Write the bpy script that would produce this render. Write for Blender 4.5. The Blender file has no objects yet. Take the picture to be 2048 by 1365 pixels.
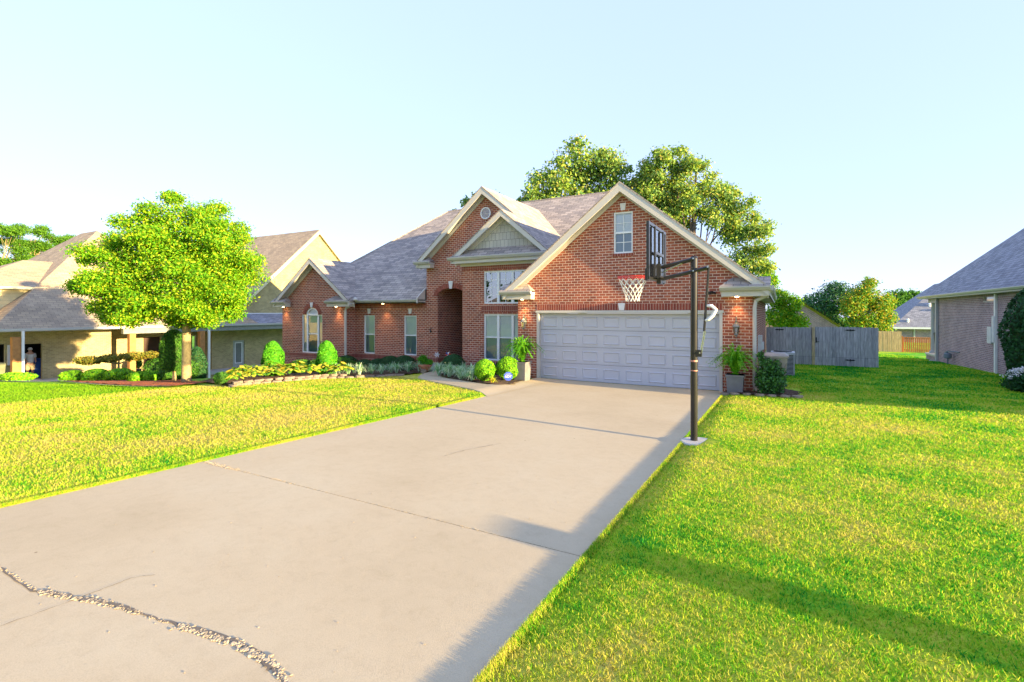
import bpy, math, random
import numpy as np
from mathutils import Vector, Matrix
from mathutils.geometry import tessellate_polygon
random.seed(7)
PI = math.pi
C = bpy.context.scene.collection
sc = bpy.context.scene

# ------------------------------------------------------------------ helpers
class MB:
    """collects faces of one mesh"""
    def __init__(s, T=None): s.v = []; s.f = []; s.T = T
    def add(s, vs, fs):
        o = len(s.v)
        if s.T is not None: vs = [s.T @ Vector(p) for p in vs]
        s.v += [tuple(p) for p in vs]; s.f += [tuple(i + o for i in f) for f in fs]
        return s
    def poly(s, pts): return s.add(pts, [tuple(range(len(pts)))])
    def box(s, x0, x1, y0, y1, z0, z1):
        x0, x1 = sorted((x0, x1)); y0, y1 = sorted((y0, y1)); z0, z1 = sorted((z0, z1))
        return s.add([(x0,y0,z0),(x1,y0,z0),(x1,y1,z0),(x0,y1,z0),(x0,y0,z1),(x1,y0,z1),(x1,y1,z1),(x0,y1,z1)],
                     [(0,3,2,1),(4,5,6,7),(0,1,5,4),(1,2,6,5),(2,3,7,6),(3,0,4,7)])
    def hexa(s, b, t): return s.add(list(b) + list(t), [(3,2,1,0),(4,5,6,7),(0,1,5,4),(1,2,6,5),(2,3,7,6),(3,0,4,7)])
    def slab(s, pts, dz):
        """polygon with thickness dz straight down"""
        n = len(pts); lo = [(p[0], p[1], p[2]-dz) for p in pts]
        return s.add(list(pts)+lo, [tuple(range(n)), tuple(range(2*n-1, n-1, -1))] + [(i, n+i, n+(i+1) % n, (i+1) % n) for i in range(n)])
    def prism(s, pts, d):
        """polygon extruded along vector d"""
        n = len(pts); q = [(p[0]+d[0], p[1]+d[1], p[2]+d[2]) for p in pts]
        return s.add(list(pts)+q, [tuple(range(n)), tuple(range(2*n-1, n-1, -1))] + [(i, n+i, n+(i+1) % n, (i+1) % n) for i in range(n)])
    def tube(s, path, rad, n=10, cap=True):
        path = [Vector(p) for p in path]
        if not hasattr(rad, '__len__'): rad = [rad]*len(path)
        vs = []; fs = []; prev = None
        for i, p in enumerate(path):
            d = (path[min(i+1, len(path)-1)] - path[max(i-1, 0)])
            if d.length < 1e-9: d = Vector((0,0,1))
            d.normalize()
            if prev is None:
                a = d.orthogonal().normalized()
            else:
                a = (prev - d*prev.dot(d))
                a = a.normalized() if a.length > 1e-6 else d.orthogonal().normalized()
            prev = a; b = d.cross(a)
            for k in range(n):
                t = 2*PI*k/n; vs.append(p + (a*math.cos(t) + b*math.sin(t))*rad[i])
        for i in range(len(path)-1):
            for k in range(n):
                fs.append((i*n+k, i*n+(k+1) % n, (i+1)*n+(k+1) % n, (i+1)*n+k))
        if cap: fs += [tuple(range(n-1, -1, -1)), tuple(range((len(path)-1)*n, len(path)*n))]
        return s.add(vs, fs)
    def lathe(s, c, prof, n=20):
        vs = []; fs = []
        for r, z in prof:
            for k in range(n):
                t = 2*PI*k/n; vs.append((c[0]+r*math.cos(t), c[1]+r*math.sin(t), c[2]+z))
        for i in range(len(prof)-1):
            for k in range(n): fs.append((i*n+k, i*n+(k+1) % n, (i+1)*n+(k+1) % n, (i+1)*n+k))
        fs += [tuple(range(n-1, -1, -1)), tuple(range((len(prof)-1)*n, len(prof)*n))]
        return s.add(vs, fs)
    def frustum4(s, c, w0, w1, z0, z1):
        a = [(c[0]+i*w0, c[1]+j*w0, z0) for i, j in ((-1,-1),(1,-1),(1,1),(-1,1))]
        b = [(c[0]+i*w1, c[1]+j*w1, z1) for i, j in ((-1,-1),(1,-1),(1,1),(-1,1))]
        return s.hexa(a, b)

def auto_uv(me):
    """metres, horizontal along the face, v up the face"""
    uvl = me.uv_layers.new(name='UVMap'); n = len(me.loops)
    co = np.zeros(len(me.vertices)*3); me.vertices.foreach_get('co', co); co = co.reshape(-1, 3)
    vi = np.zeros(n, dtype=np.int32); me.loops.foreach_get('vertex_index', vi)
    pn = np.zeros(len(me.polygons)*3); me.polygons.foreach_get('normal', pn); pn = pn.reshape(-1, 3)
    lt = np.zeros(len(me.polygons), dtype=np.int32); me.polygons.foreach_get('loop_total', lt)
    N = np.repeat(pn, lt, axis=0)
    t = np.stack([-N[:,1], N[:,0], np.zeros(n)], 1)
    L = np.linalg.norm(t, axis=1); flat = L < 0.02
    t[flat] = (1, 0, 0); L[flat] = 1; t /= L[:, None]
    b = np.cross(N, t); b[flat] = (0, 1, 0)
    p = co[vi]
    uv = np.stack([(p*t).sum(1), (p*b).sum(1)], 1)
    uvl.data.foreach_set('uv', uv.ravel())

def link(name, me, m, parent=None, smooth=False):
    if m is not None: me.materials.append(m)
    if smooth: me.polygons.foreach_set('use_smooth', [True]*len(me.polygons))
    o = bpy.data.objects.new(name, me); C.objects.link(o)
    if parent is not None:
        o.parent = parent; off = Vector((0,0,0)); q = parent
        while q is not None: off += q.location; q = q.parent
        o.location = -off
    return o
def obj(name, mb, m, parent=None, smooth=False, uv=True):
    me = bpy.data.meshes.new(name); me.from_pydata(mb.v, [], mb.f); me.update()
    if uv: auto_uv(me)
    return link(name, me, m, parent, smooth)
def npmesh(name, co, k, m, parent=None, mats=None, mi=None):
    """co: (n*k,3) vertices, each k consecutive ones one face"""
    n = len(co)//k; me = bpy.data.meshes.new(name)
    me.vertices.add(len(co)); me.vertices.foreach_set('co', np.asarray(co, dtype=np.float32).ravel())
    me.loops.add(n*k); me.loops.foreach_set('vertex_index', np.arange(n*k, dtype=np.int32))
    me.polygons.add(n); me.polygons.foreach_set('loop_start', np.arange(0, n*k, k, dtype=np.int32))
    me.polygons.foreach_set('loop_total', np.full(n, k, dtype=np.int32))
    me.update(calc_edges=True)
    return link(name, me, m, parent)
def thing(name, label, cat, loc=(0,0,0), group=None):
    o = bpy.data.objects.new(name, None); C.objects.link(o); o.location = loc; o.empty_display_size = .2
    o['label'] = label; o['category'] = cat
    if group: o['group'] = group
    return o
def tag(o, label, cat, group=None):
    o['label'] = label; o['category'] = cat
    if group: o['group'] = group
    return o
def struct(o, kind='structure'): o['kind'] = kind; return o
def copy_tree(o, loc, label=None, rz=0, sc_=1.0):
    r = o.copy(); C.objects.link(r); r.location = loc; r.rotation_euler = (0,0,rz); r.scale = (sc_,)*3
    if label: r['label'] = label
    for ch in list(o.children):
        c = ch.copy(); C.objects.link(c); c.parent = r
        for g in list(ch.children):
            d = g.copy(); C.objects.link(d); d.parent = c
    return r

# ------------------------------------------------------------------ materials
def newmat(name):
    m = bpy.data.materials.new(name); m.use_nodes = True
    nt = m.node_tree; bs = nt.nodes['Principled BSDF']; return m, nt, bs
def N(nt, t, **kw):
    n = nt.nodes.new(t)
    for k, v in kw.items():
        if k.startswith('i_'):
            key = k[2:]; n.inputs[int(key) if key.isdigit() else key.replace('_', ' ')].default_value = v
        else: setattr(n, k, v)
    return n
def L(nt, a, b): nt.links.new(a, b)
def c4(c): return (c[0], c[1], c[2], 1)
def ramp(nt, fac, stops, interp='LINEAR'):
    r = N(nt, 'ShaderNodeValToRGB'); cr = r.color_ramp; cr.interpolation = interp
    while len(cr.elements) < len(stops): cr.elements.new(.5)
    for e, (p, c) in zip(cr.elements, stops): e.position = p; e.color = c4(c)
    L(nt, fac, r.inputs[0]); return r.outputs[0]
def plain(name, col, rough=.7, metal=0, var=.12, scale=6, bump=0, spec=.5):
    m, nt, bs = newmat(name)
    tc = N(nt, 'ShaderNodeTexCoord'); no = N(nt, 'ShaderNodeTexNoise', i_Scale=scale, i_Detail=6.0)
    L(nt, tc.outputs['Object'], no.inputs['Vector'])
    a = [max(0, x*(1-var)) for x in col]; b = [min(1, x*(1+var)) for x in col]
    L(nt, ramp(nt, no.outputs['Fac'], [(.3, a), (.7, b)]), bs.inputs['Base Color'])
    bs.inputs['Roughness'].default_value = rough; bs.inputs['Metallic'].default_value = metal
    bs.inputs['Specular IOR Level'].default_value = spec
    if bump:
        bp = N(nt, 'ShaderNodeBump', i_Strength=bump, i_Distance=.01)
        n2 = N(nt, 'ShaderNodeTexNoise', i_Scale=scale*12, i_Detail=4.0); L(nt, tc.outputs['Object'], n2.inputs['Vector'])
        L(nt, n2.outputs['Fac'], bp.inputs['Height']); L(nt, bp.outputs[0], bs.inputs['Normal'])
    return m
def brickmat(name, c1, c2, mortar, w=.203, h=.081, ms=.010, dark=.25, rot=False, bump=.6, rough=.85, off=.5):
    m, nt, bs = newmat(name)
    uv = N(nt, 'ShaderNodeUVMap'); vec = uv.outputs[0]
    if rot:
        mp = N(nt, 'ShaderNodeMapping'); mp.inputs['Rotation'].default_value = (0, 0, PI/2); L(nt, vec, mp.inputs[0]); vec = mp.outputs[0]
    b = N(nt, 'ShaderNodeTexBrick', offset=off); b.inputs['Scale'].default_value = 1.0
    b.inputs['Brick Width'].default_value = w; b.inputs['Row Height'].default_value = h
    b.inputs['Mortar Size'].default_value = ms*.5; b.inputs['Mortar Smooth'].default_value = .15; b.inputs['Bias'].default_value = -.1
    b.inputs['Color1'].default_value = c4(c1); b.inputs['Color2'].default_value = c4(c2); b.inputs['Mortar'].default_value = c4(mortar)
    L(nt, vec, b.inputs['Vector'])
    no = N(nt, 'ShaderNodeTexNoise', i_Scale=.9, i_Detail=8.0, i_Roughness=.7); L(nt, vec, no.inputs['Vector'])
    mx = N(nt, 'ShaderNodeMixRGB', blend_type='MULTIPLY'); mx.inputs[0].default_value = 1
    L(nt, b.outputs['Color'], mx.inputs[1])
    L(nt, ramp(nt, no.outputs['Fac'], [(.3, (1-dark,)*3), (.7, (1.12, 1.12, 1.12))]), mx.inputs[2])
    n3 = N(nt, 'ShaderNodeTexNoise', i_Scale=45.0, i_Detail=4.0); L(nt, vec, n3.inputs['Vector'])
    m3 = N(nt, 'ShaderNodeMixRGB', blend_type='MULTIPLY'); m3.inputs[0].default_value = 1
    L(nt, mx.outputs[0], m3.inputs[1]); L(nt, ramp(nt, n3.outputs['Fac'], [(.3, (.8,)*3), (.7, (1.15,)*3)]), m3.inputs[2])
    L(nt, m3.outputs[0], bs.inputs['Base Color'])
    bp = N(nt, 'ShaderNodeBump', i_Strength=bump, i_Distance=.008, invert=True)
    ad = N(nt, 'ShaderNodeMath', operation='ADD'); ml = N(nt, 'ShaderNodeMath', operation='MULTIPLY'); ml.inputs[1].default_value = .35
    L(nt, n3.outputs['Fac'], ml.inputs[0]); L(nt, b.outputs['Fac'], ad.inputs[0]); L(nt, ml.outputs[0], ad.inputs[1])
    L(nt, ad.outputs[0], bp.inputs['Height']); L(nt, bp.outputs[0], bs.inputs['Normal'])
    bs.inputs['Roughness'].default_value = rough; bs.inputs['Specular IOR Level'].default_value = .25
    return m
def leafmat(name, cols, trans=.35, rough=.6):
    m, nt, bs = newmat(name)
    g = N(nt, 'ShaderNodeNewGeometry')
    n = len(cols); col = ramp(nt, g.outputs['Random Per Island'], [(i/(n-1) if n > 1 else 0, c) for i, c in enumerate(cols)])
    L(nt, col, bs.inputs['Base Color']); bs.inputs['Roughness'].default_value = rough; bs.inputs['Specular IOR Level'].default_value = .25
    tr = N(nt, 'ShaderNodeBsdfTranslucent'); mx = N(nt, 'ShaderNodeMixShader'); mx.inputs[0].default_value = trans
    mg = N(nt, 'ShaderNodeMixRGB', blend_type='MULTIPLY'); mg.inputs[0].default_value = 1; mg.inputs[2].default_value = (1.25, 1.2, .5, 1)
    L(nt, col, mg.inputs[1]); L(nt, mg.outputs[0], tr.inputs[0])
    L(nt, bs.outputs[0], mx.inputs[1]); L(nt, tr.outputs[0], mx.inputs[2])
    L(nt, mx.outputs[0], nt.nodes['Material Output'].inputs[0])
    return m
def glassmat(name, tint=(.95, .98, 1), refl=.07):
    m, nt, bs = newmat(name); nt.nodes.remove(bs)
    tr = N(nt, 'ShaderNodeBsdfTransparent'); tr.inputs[0].default_value = c4(tint)
    gl = N(nt, 'ShaderNodeBsdfGlossy'); gl.inputs['Roughness'].default_value = .01
    fr = N(nt, 'ShaderNodeLayerWeight', i_Blend=.35); ad = N(nt, 'ShaderNodeMath', operation='ADD', use_clamp=True); ad.inputs[1].default_value = refl
    L(nt, fr.outputs['Fresnel'], ad.inputs[0]); mx = N(nt, 'ShaderNodeMixShader')
    L(nt, ad.outputs[0], mx.inputs[0]); L(nt, tr.outputs[0], mx.inputs[1]); L(nt, gl.outputs[0], mx.inputs[2])
    L(nt, mx.outputs[0], nt.nodes['Material Output'].inputs[0]); return m
def emis(name, col, s):
    m, nt, bs = newmat(name); bs.inputs['Base Color'].default_value = c4(col)
    bs.inputs['Emission Color'].default_value = c4(col); bs.inputs['Emission Strength'].default_value = s; return m

M = {}
M['brick'] = brickmat('red_brick', (.42, .125, .07), (.23, .068, .046), (.74, .57, .45), ms=.015)
M['soldier'] = brickmat('red_brick_soldier', (.31, .075, .05), (.2, .045, .035), (.60, .40, .30), w=.203, h=.081, ms=.012, rot=True, off=0)
M['tanbrick'] = brickmat('tan_brick', (.50, .41, .20), (.35, .285, .14), (.56, .49, .30), ms=.012)
M['pinkbrick'] = brickmat('grey_red_brick', (.42, .26, .28), (.26, .165, .20), (.74, .66, .72), ms=.014)
M['shingle'] = brickmat('asphalt_shingle', (.47, .40, .35), (.26, .23, .22), (.13, .12, .12), w=.36, h=.16, ms=.018, dark=.2, bump=.5, rough=.95)
M['shingle_tan'] = brickmat('tan_asphalt_shingle', (.46, .36, .25), (.32, .255, .19), (.17, .14, .11), w=.34, h=.16, ms=.014, dark=.2, bump=.5, rough=.95)
M['shingle_blue'] = brickmat('grey_asphalt_shingle', (.33, .34, .39), (.20, .21, .25), (.10, .10, .13), w=.36, h=.17, ms=.02, dark=.2, bump=.5, rough=.95)
M['shake'] = brickmat('grey_shake_siding', (.50, .48, .43), (.42, .40, .36), (.18, .17, .16), w=.16, h=.27, ms=.012, dark=.1, off=.4)
M['siding'] = brickmat('cream_lap_siding', (.74, .62, .36), (.72, .60, .35), (.45, .38, .22), w=30, h=.2, ms=.012, dark=.05)
M['trim'] = plain('tan_painted_trim', (.55, .52, .47), .5, var=.04, scale=2)
M['gutter'] = plain('gutter_metal', (.46, .45, .43), .35, var=.05, scale=2)
M['white'] = plain('white_vinyl', (.80, .81, .82), .4, var=.03)
M['keystone'] = plain('white_cast_stone', (.72, .70, .68), .8, var=.08, bump=.3)
M['door'] = plain('garage_door_paint', (.50, .50, .54), .45, var=.04, scale=1.5)
M['dark'] = plain('dark_interior', (.012, .012, .014), .9)
M['darkdoor'] = plain('dark_wood_door', (.05, .02, .012), .5)
M['black'] = plain('black_powder_coat', (.018, .018, .02), .28, var=.2)
M['pole'] = plain('bronze_black_pole', (.022, .021, .024), .25, metal=.2, var=.2)
M['chrome'] = plain('bare_steel', (.6, .6, .6), .25, metal=1)
M['red'] = plain('red_rim_paint', (.62, .03, .02), .4)
M['net'] = plain('white_nylon_net', (.82, .82, .80), .8)
M['glass'] = glassmat('window_glass'); M['glass_dark'] = glassmat('reflective_window_glass', (.5, .55, .6), .35)
M['acrylic'] = glassmat('clear_acrylic_board', (.90, .95, .93), .32)
M['tanpot'] = plain('grey_resin_planter', (.17, .165, .17), .6, var=.15)
M['terra'] = plain('terracotta', (.42, .15, .07), .8, var=.2, bump=.3)
M['stone'] = plain('pale_edging_stone', (.25, .19, .14), .9, var=.3, scale=9, bump=.8)
M['wood_post'] = plain('stained_cedar_post', (.42, .19, .06), .7, var=.2)
M['bluebin'] = plain('blue_plastic', (.03, .10, .42), .45)
M['greenbin'] = plain('olive_plastic', (.12, .13, .07), .5)
M['binbrown'] = plain('taupe_plastic', (.30, .26, .22), .5)
M['acgrey'] = plain('ac_enamel', (.55, .56, .60), .45)
M['meter'] = plain('utility_box_enamel', (.62, .63, .66), .4)
M['lampmetal'] = plain('pewter_lamp_metal', (.22, .23, .20), .35, metal=.6)
M['lampglass'] = glassmat('lamp_glass', (.9, .9, .8), .25)
M['iron'] = plain('black_iron', (.015, .015, .018), .5)
M['signblue'] = plain('sign_blue', (.05, .10, .55), .4, var=.03)
M['bark'] = plain('tan_bark', (.34, .26, .13), .9, var=.3, scale=14, bump=.9)
M['darkbark'] = plain('dark_bark', (.12, .09, .07), .95, var=.3, scale=10, bump=.9)
M['bulb'] = emis('warm_lamp', (1, .72, .35), 6)
M['skin'] = plain('skin', (.45, .26, .18), .6)
M['shirt'] = plain('grey_tshirt', (.55, .55, .55), .9)
M['shorts'] = plain('khaki_shorts', (.30, .24, .15), .9)

def blindmat(name, c, line, gap=.05):
    m, nt, bs = newmat(name); tc = N(nt, 'ShaderNodeTexCoord'); s = N(nt, 'ShaderNodeSeparateXYZ'); L(nt, tc.outputs['Object'], s.inputs[0])
    d = N(nt, 'ShaderNodeMath', operation='DIVIDE'); d.inputs[1].default_value = gap; L(nt, s.outputs[2], d.inputs[0])
    f = N(nt, 'ShaderNodeMath', operation='FRACT'); L(nt, d.outputs[0], f.inputs[0])
    L(nt, ramp(nt, f.outputs[0], [(.0, line), (.16, c), (1, c)]), bs.inputs['Base Color']); return m
M['blind'] = blindmat('white_blind', (.80, .84, .84), (.58, .64, .66))
M['blind_low'] = blindmat('screened_blind', (.22, .30, .36), (.16, .23, .28))

def woodmat(name, a, b, plank=.14):
    m, nt, bs = newmat(name); uv = N(nt, 'ShaderNodeUVMap')
    bt = N(nt, 'ShaderNodeTexBrick', offset=0); bt.inputs['Scale'].default_value = 1; bt.inputs['Brick Width'].default_value = plank; bt.inputs['Row Height'].default_value = 40
    bt.inputs['Mortar Size'].default_value = .003; bt.inputs['Color1'].default_value = c4(a); bt.inputs['Color2'].default_value = c4(b); bt.inputs['Mortar'].default_value = (.02, .02, .02, 1)
    L(nt, uv.outputs[0], bt.inputs['Vector'])
    mp = N(nt, 'ShaderNodeMapping'); mp.inputs['Scale'].default_value = (14, 1.2, 1); L(nt, uv.outputs[0], mp.inputs[0])
    no = N(nt, 'ShaderNodeTexNoise', i_Scale=2.0, i_Detail=8.0, i_Distortion=.6); L(nt, mp.outputs[0], no.inputs['Vector'])
    mx = N(nt, 'ShaderNodeMixRGB', blend_type='MULTIPLY'); mx.inputs[0].default_value = 1
    L(nt, bt.outputs[0], mx.inputs[1]); L(nt, ramp(nt, no.outputs['Fac'], [(.3, (.6,)*3), (.7, (1.25,)*3)]), mx.inputs[2])
    L(nt, mx.outputs[0], bs.inputs['Base Color']); bs.inputs['Roughness'].default_value = .9; return m
M['greywood'] = woodmat('weathered_fence_wood', (.48, .46, .48), (.33, .325, .35))
M['newwood'] = woodmat('pale_new_fence_wood', (.55, .42, .24), (.48, .36, .20))
M['orangewood'] = woodmat('orange_stained_wood', (.50, .20, .06), (.42, .15, .04))

def concrete():
    m, nt, bs = newmat('driveway_concrete'); tc = N(nt, 'ShaderNodeTexCoord'); P = tc.outputs['Object']
    n1 = N(nt, 'ShaderNodeTexNoise', i_Scale=.5, i_Detail=8.0, i_Roughness=.65); L(nt, P, n1.inputs['Vector'])
    n2 = N(nt, 'ShaderNodeTexNoise', i_Scale=140.0, i_Detail=5.0, i_Roughness=.7); L(nt, P, n2.inputs['Vector'])
    n3 = N(nt, 'ShaderNodeTexNoise', i_Scale=9.0, i_Detail=8.0, i_Roughness=.7, i_Distortion=.5); L(nt, P, n3.inputs['Vector'])
    base = ramp(nt, n1.outputs['Fac'], [(.3, (.475, .385, .25)), (.5, (.525, .43, .285)), (.72, (.55, .465, .32))])
    m1 = N(nt, 'ShaderNodeMixRGB', blend_type='MULTIPLY'); m1.inputs[0].default_value = 1; L(nt, base, m1.inputs[1])
    L(nt, ramp(nt, n2.outputs['Fac'], [(.25, (.80, .80, .80)), (.5, (1, 1, 1)), (.75, (1.08, 1.08, 1.08))]), m1.inputs[2])
    m2 = N(nt, 'ShaderNodeMixRGB', blend_type='MULTIPLY'); m2.inputs[0].default_value = 1; L(nt, m1.outputs[0], m2.inputs[1])
    L(nt, ramp(nt, n3.outputs['Fac'], [(.28, (.93, .92, .91)), (.5, (1, 1, 1)), (.8, (1.03, 1.03, 1.03))]), m2.inputs[2])
    # sparse dark specks and hairline cracks
    vo = N(nt, 'ShaderNodeTexVoronoi', i_Scale=2.3); L(nt, P, vo.inputs['Vector'])
    m4 = N(nt, 'ShaderNodeMixRGB', blend_type='MULTIPLY'); m4.inputs[0].default_value = 1; L(nt, m2.outputs[0], m4.inputs[1])
    L(nt, ramp(nt, vo.outputs['Distance'], [(.022, (.45, .40, .36)), (.034, (1, 1, 1))]), m4.inputs[2])
    L(nt, m4.outputs[0], bs.inputs['Base Color']); bs.inputs['Roughness'].default_value = .9; bs.inputs['Specular IOR Level'].default_value = .2
    bp = N(nt, 'ShaderNodeBump', i_Strength=.35, i_Distance=.004)
    ad = N(nt, 'ShaderNodeMath', operation='ADD'); L(nt, n2.outputs['Fac'], ad.inputs[0]); L(nt, n3.outputs['Fac'], ad.inputs[1])
    L(nt, ad.outputs[0], bp.inputs['Height']); L(nt, bp.outputs[0], bs.inputs['Normal']); return m
M['concrete'] = concrete()
M['slabgrey'] = plain('porch_concrete', (.42, .41, .40), .9, var=.08, bump=.2)
M['joint'] = plain('joint_dirt', (.16, .13, .10), .95)

def mulch(name, cols, sc1=30):
    m, nt, bs = newmat(name); tc = N(nt, 'ShaderNodeTexCoord')
    n = N(nt, 'ShaderNodeTexNoise', i_Scale=sc1, i_Detail=6.0, i_Roughness=.7); L(nt, tc.outputs['Object'], n.inputs['Vector'])
    L(nt, ramp(nt, n.outputs['Fac'], cols), bs.inputs['Base Color']); bs.inputs['Roughness'].default_value = .95
    bp = N(nt, 'ShaderNodeBump', i_Strength=1.0, i_Distance=.03); L(nt, n.outputs['Fac'], bp.inputs['Height']); L(nt, bp.outputs[0], bs.inputs['Normal']); return m
M['mulch'] = mulch('dark_mulch', [(.3, (.035, .02, .013)), (.55, (.10, .055, .03)), (.75, (.20, .11, .06))])
M['redmulch'] = mulch('red_mulch', [(.3, (.16, .035, .012)), (.55, (.36, .09, .03)), (.75, (.5, .16, .06))])

def lawnmat(name, blades):
    m, nt, bs = newmat(name); tc = N(nt, 'ShaderNodeTexCoord'); P = tc.outputs['Object']
    n1 = N(nt, 'ShaderNodeTexNoise', i_Scale=.55, i_Detail=5.0, i_Roughness=.6); L(nt, P, n1.inputs['Vector'])
    n2 = N(nt, 'ShaderNodeTexNoise', i_Scale=5.0, i_Detail=5.0, i_Roughness=.7); L(nt, P, n2.inputs['Vector'])
    ad = N(nt, 'ShaderNodeMath', operation='MULTIPLY_ADD'); ad.inputs[1].default_value = .40; L(nt, n2.outputs['Fac'], ad.inputs[0]); 
    m5 = N(nt, 'ShaderNodeMath', operation='MULTIPLY'); m5.inputs[1].default_value = .95; L(nt, n1.outputs['Fac'], m5.inputs[0]); L(nt, m5.outputs[0], ad.inputs[2])
    if blades:
        g = N(nt, 'ShaderNodeNewGeometry'); a2 = N(nt, 'ShaderNodeMath', operation='MULTIPLY_ADD'); a2.inputs[1].default_value = .34; a2.inputs[2].default_value = -.17
        L(nt, g.outputs['Random Per Island'], a2.inputs[0]); a3 = N(nt, 'ShaderNodeMath', operation='ADD'); L(nt, ad.outputs[0], a3.inputs[0]); L(nt, a2.outputs[0], a3.inputs[1]); fac = a3.outputs[0]
    else: fac = ad.outputs[0]
    lf = N(nt, 'ShaderNodeSeparateXYZ'); L(nt, P, lf.inputs[0]); mr_ = N(nt, 'ShaderNodeMapRange'); mr_.inputs[1].default_value = -7.2; mr_.inputs[2].default_value = -6.2; mr_.inputs[3].default_value = .085; mr_.inputs[4].default_value = 0
    L(nt, lf.outputs[0], mr_.inputs[0]); a9 = N(nt, 'ShaderNodeMath', operation='ADD'); L(nt, fac, a9.inputs[0]); L(nt, mr_.outputs[0], a9.inputs[1])
    m8 = N(nt, 'ShaderNodeMapRange'); m8.inputs[1].default_value = 11; m8.inputs[2].default_value = 21; m8.inputs[3].default_value = 0; m8.inputs[4].default_value = -.13  # greener, darker grass towards the back: shade painted into the lawn colour
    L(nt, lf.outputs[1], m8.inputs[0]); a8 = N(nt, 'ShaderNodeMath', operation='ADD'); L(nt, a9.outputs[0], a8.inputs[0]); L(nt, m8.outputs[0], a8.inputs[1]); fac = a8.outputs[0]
    dry = ramp(nt, fac, [(.43, G1), (.52, G2), (.61, G3), (.735, G4), (.90, (.64, .54, .14))])
    sx = N(nt, 'ShaderNodeSeparateXYZ'); L(nt, P, sx.inputs[0])
    # the next door lawn at the left, beyond the property line, is a greener turf
    s = N(nt, 'ShaderNodeSeparateXYZ'); L(nt, P, s.inputs[0])
    ml = N(nt, 'ShaderNodeMath', operation='MULTIPLY_ADD'); ml.inputs[1].default_value = 2.2; ml.inputs[2].default_value = -2.2*-16.9+0
    L(nt, s.outputs[0], ml.inputs[0]); cl = N(nt, 'ShaderNodeClamp'); L(nt, ml.outputs[0], cl.inputs[0])
    green = ramp(nt, fac, [(.40, (.06, .26, .01)), (.6, (.14, .38, .012)), (.8, (.26, .46, .02))])
    mx = N(nt, 'ShaderNodeMixRGB'); L(nt, cl.outputs[0], mx.inputs[0]); L(nt, green, mx.inputs[1]); L(nt, dry, mx.inputs[2])
    L(nt, mx.outputs[0], bs.inputs['Base Color']); bs.inputs['Roughness'].default_value = .8; bs.inputs['Specular IOR Level'].default_value = .15
    if not blades:
        n4 = N(nt, 'ShaderNodeTexNoise', i_Scale=60.0, i_Detail=4.0); L(nt, P, n4.inputs['Vector'])
        bp = N(nt, 'ShaderNodeBump', i_Strength=1.0, i_Distance=.04); L(nt, n4.outputs['Fac'], bp.inputs['Height']); L(nt, bp.outputs[0], bs.inputs['Normal'])
    else:
        tr = N(nt, 'ShaderNodeBsdfTranslucent'); mxs = N(nt, 'ShaderNodeMixShader'); mxs.inputs[0].default_value = .5
        L(nt, mx.outputs[0], tr.inputs[0]); L(nt, bs.outputs[0], mxs.inputs[1]); L(nt, tr.outputs[0], mxs.inputs[2]); L(nt, mxs.outputs[0], nt.nodes['Material Output'].inputs[0])
    return m
G1, G2, G3, G4 = (.025, .28, .025), (.10, .44, .018), (.34, .55, .018), (.54, .57, .06)
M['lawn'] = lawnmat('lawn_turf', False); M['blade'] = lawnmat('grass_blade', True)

# ------------------------------------------------------------------ camera, sky, sun
F = 985.0; TH = math.atan((1559-1024)/F); H = 2.19
cam = bpy.data.cameras.new('camera'); co_ = bpy.data.objects.new('camera', cam); C.objects.link(co_)
cam.sensor_width = 36; cam.lens = F/2048*36; cam.shift_y = -(682.5-624)/2048; cam.clip_end = 1500; cam.clip_start = .05
co_.location = (0, 0, H); co_.rotation_euler = (PI/2, 0, TH); sc.camera = co_
SUN_EL = math.radians(8.0); AZ = .095      # sun stands to the right and slightly towards the street
sd = Vector((math.cos(SUN_EL)*math.cos(AZ), -math.cos(SUN_EL)*math.sin(AZ), math.sin(SUN_EL)))
sl = bpy.data.lights.new('sun', 'SUN'); so = bpy.data.objects.new('sun', sl); C.objects.link(so)
sl.energy = 4.1; sl.angle = math.radians(.5); sl.color = (1, .75, .38)
so.rotation_euler = sd.to_track_quat('Z', 'Y').to_euler()
w = bpy.data.worlds.new('World'); sc.world = w; w.use_nodes = True; nt = w.node_tree
sky = nt.nodes.new('ShaderNodeTexSky'); sky.sky_type = 'NISHITA'; sky.sun_disc = False; sky.sun_elevation = SUN_EL
sky.sun_rotation = math.atan2(sd.x, sd.y); sky.air_density = 1.0; sky.dust_density = .2; sky.ozone_density = 1.0
bg = nt.nodes['Background']; bg.inputs[1].default_value = .15; hs = nt.nodes.new('ShaderNodeHueSaturation'); hs.inputs['Saturation'].default_value = .7; hs.inputs['Value'].default_value = .8
tn = nt.nodes.new('ShaderNodeMixRGB'); tn.blend_type = 'MULTIPLY'; tn.inputs[0].default_value = 1; tn.inputs[2].default_value = (.92, .98, 1.1, 1)
nt.links.new(sky.outputs[0], hs.inputs['Color']); nt.links.new(hs.outputs[0], tn.inputs[1]); hz = nt.nodes.new('ShaderNodeMixRGB'); hz.inputs[0].default_value = .80; hz.inputs[2].default_value = (.92, 1.19, 2.0, 1)
nt.links.new(tn.outputs[0], hz.inputs[1]); nt.links.new(hz.outputs[0], bg.inputs[0])
sc.view_settings.view_transform = 'Standard'; sc.view_settings.look = 'None'; sc.view_settings.exposure = 2.34
sc.view_settings.gamma = 1
sc.render.engine = 'CYCLES'; sc.cycles.max_bounces = 8; sc.cycles.transparent_max_bounces = 16

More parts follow.
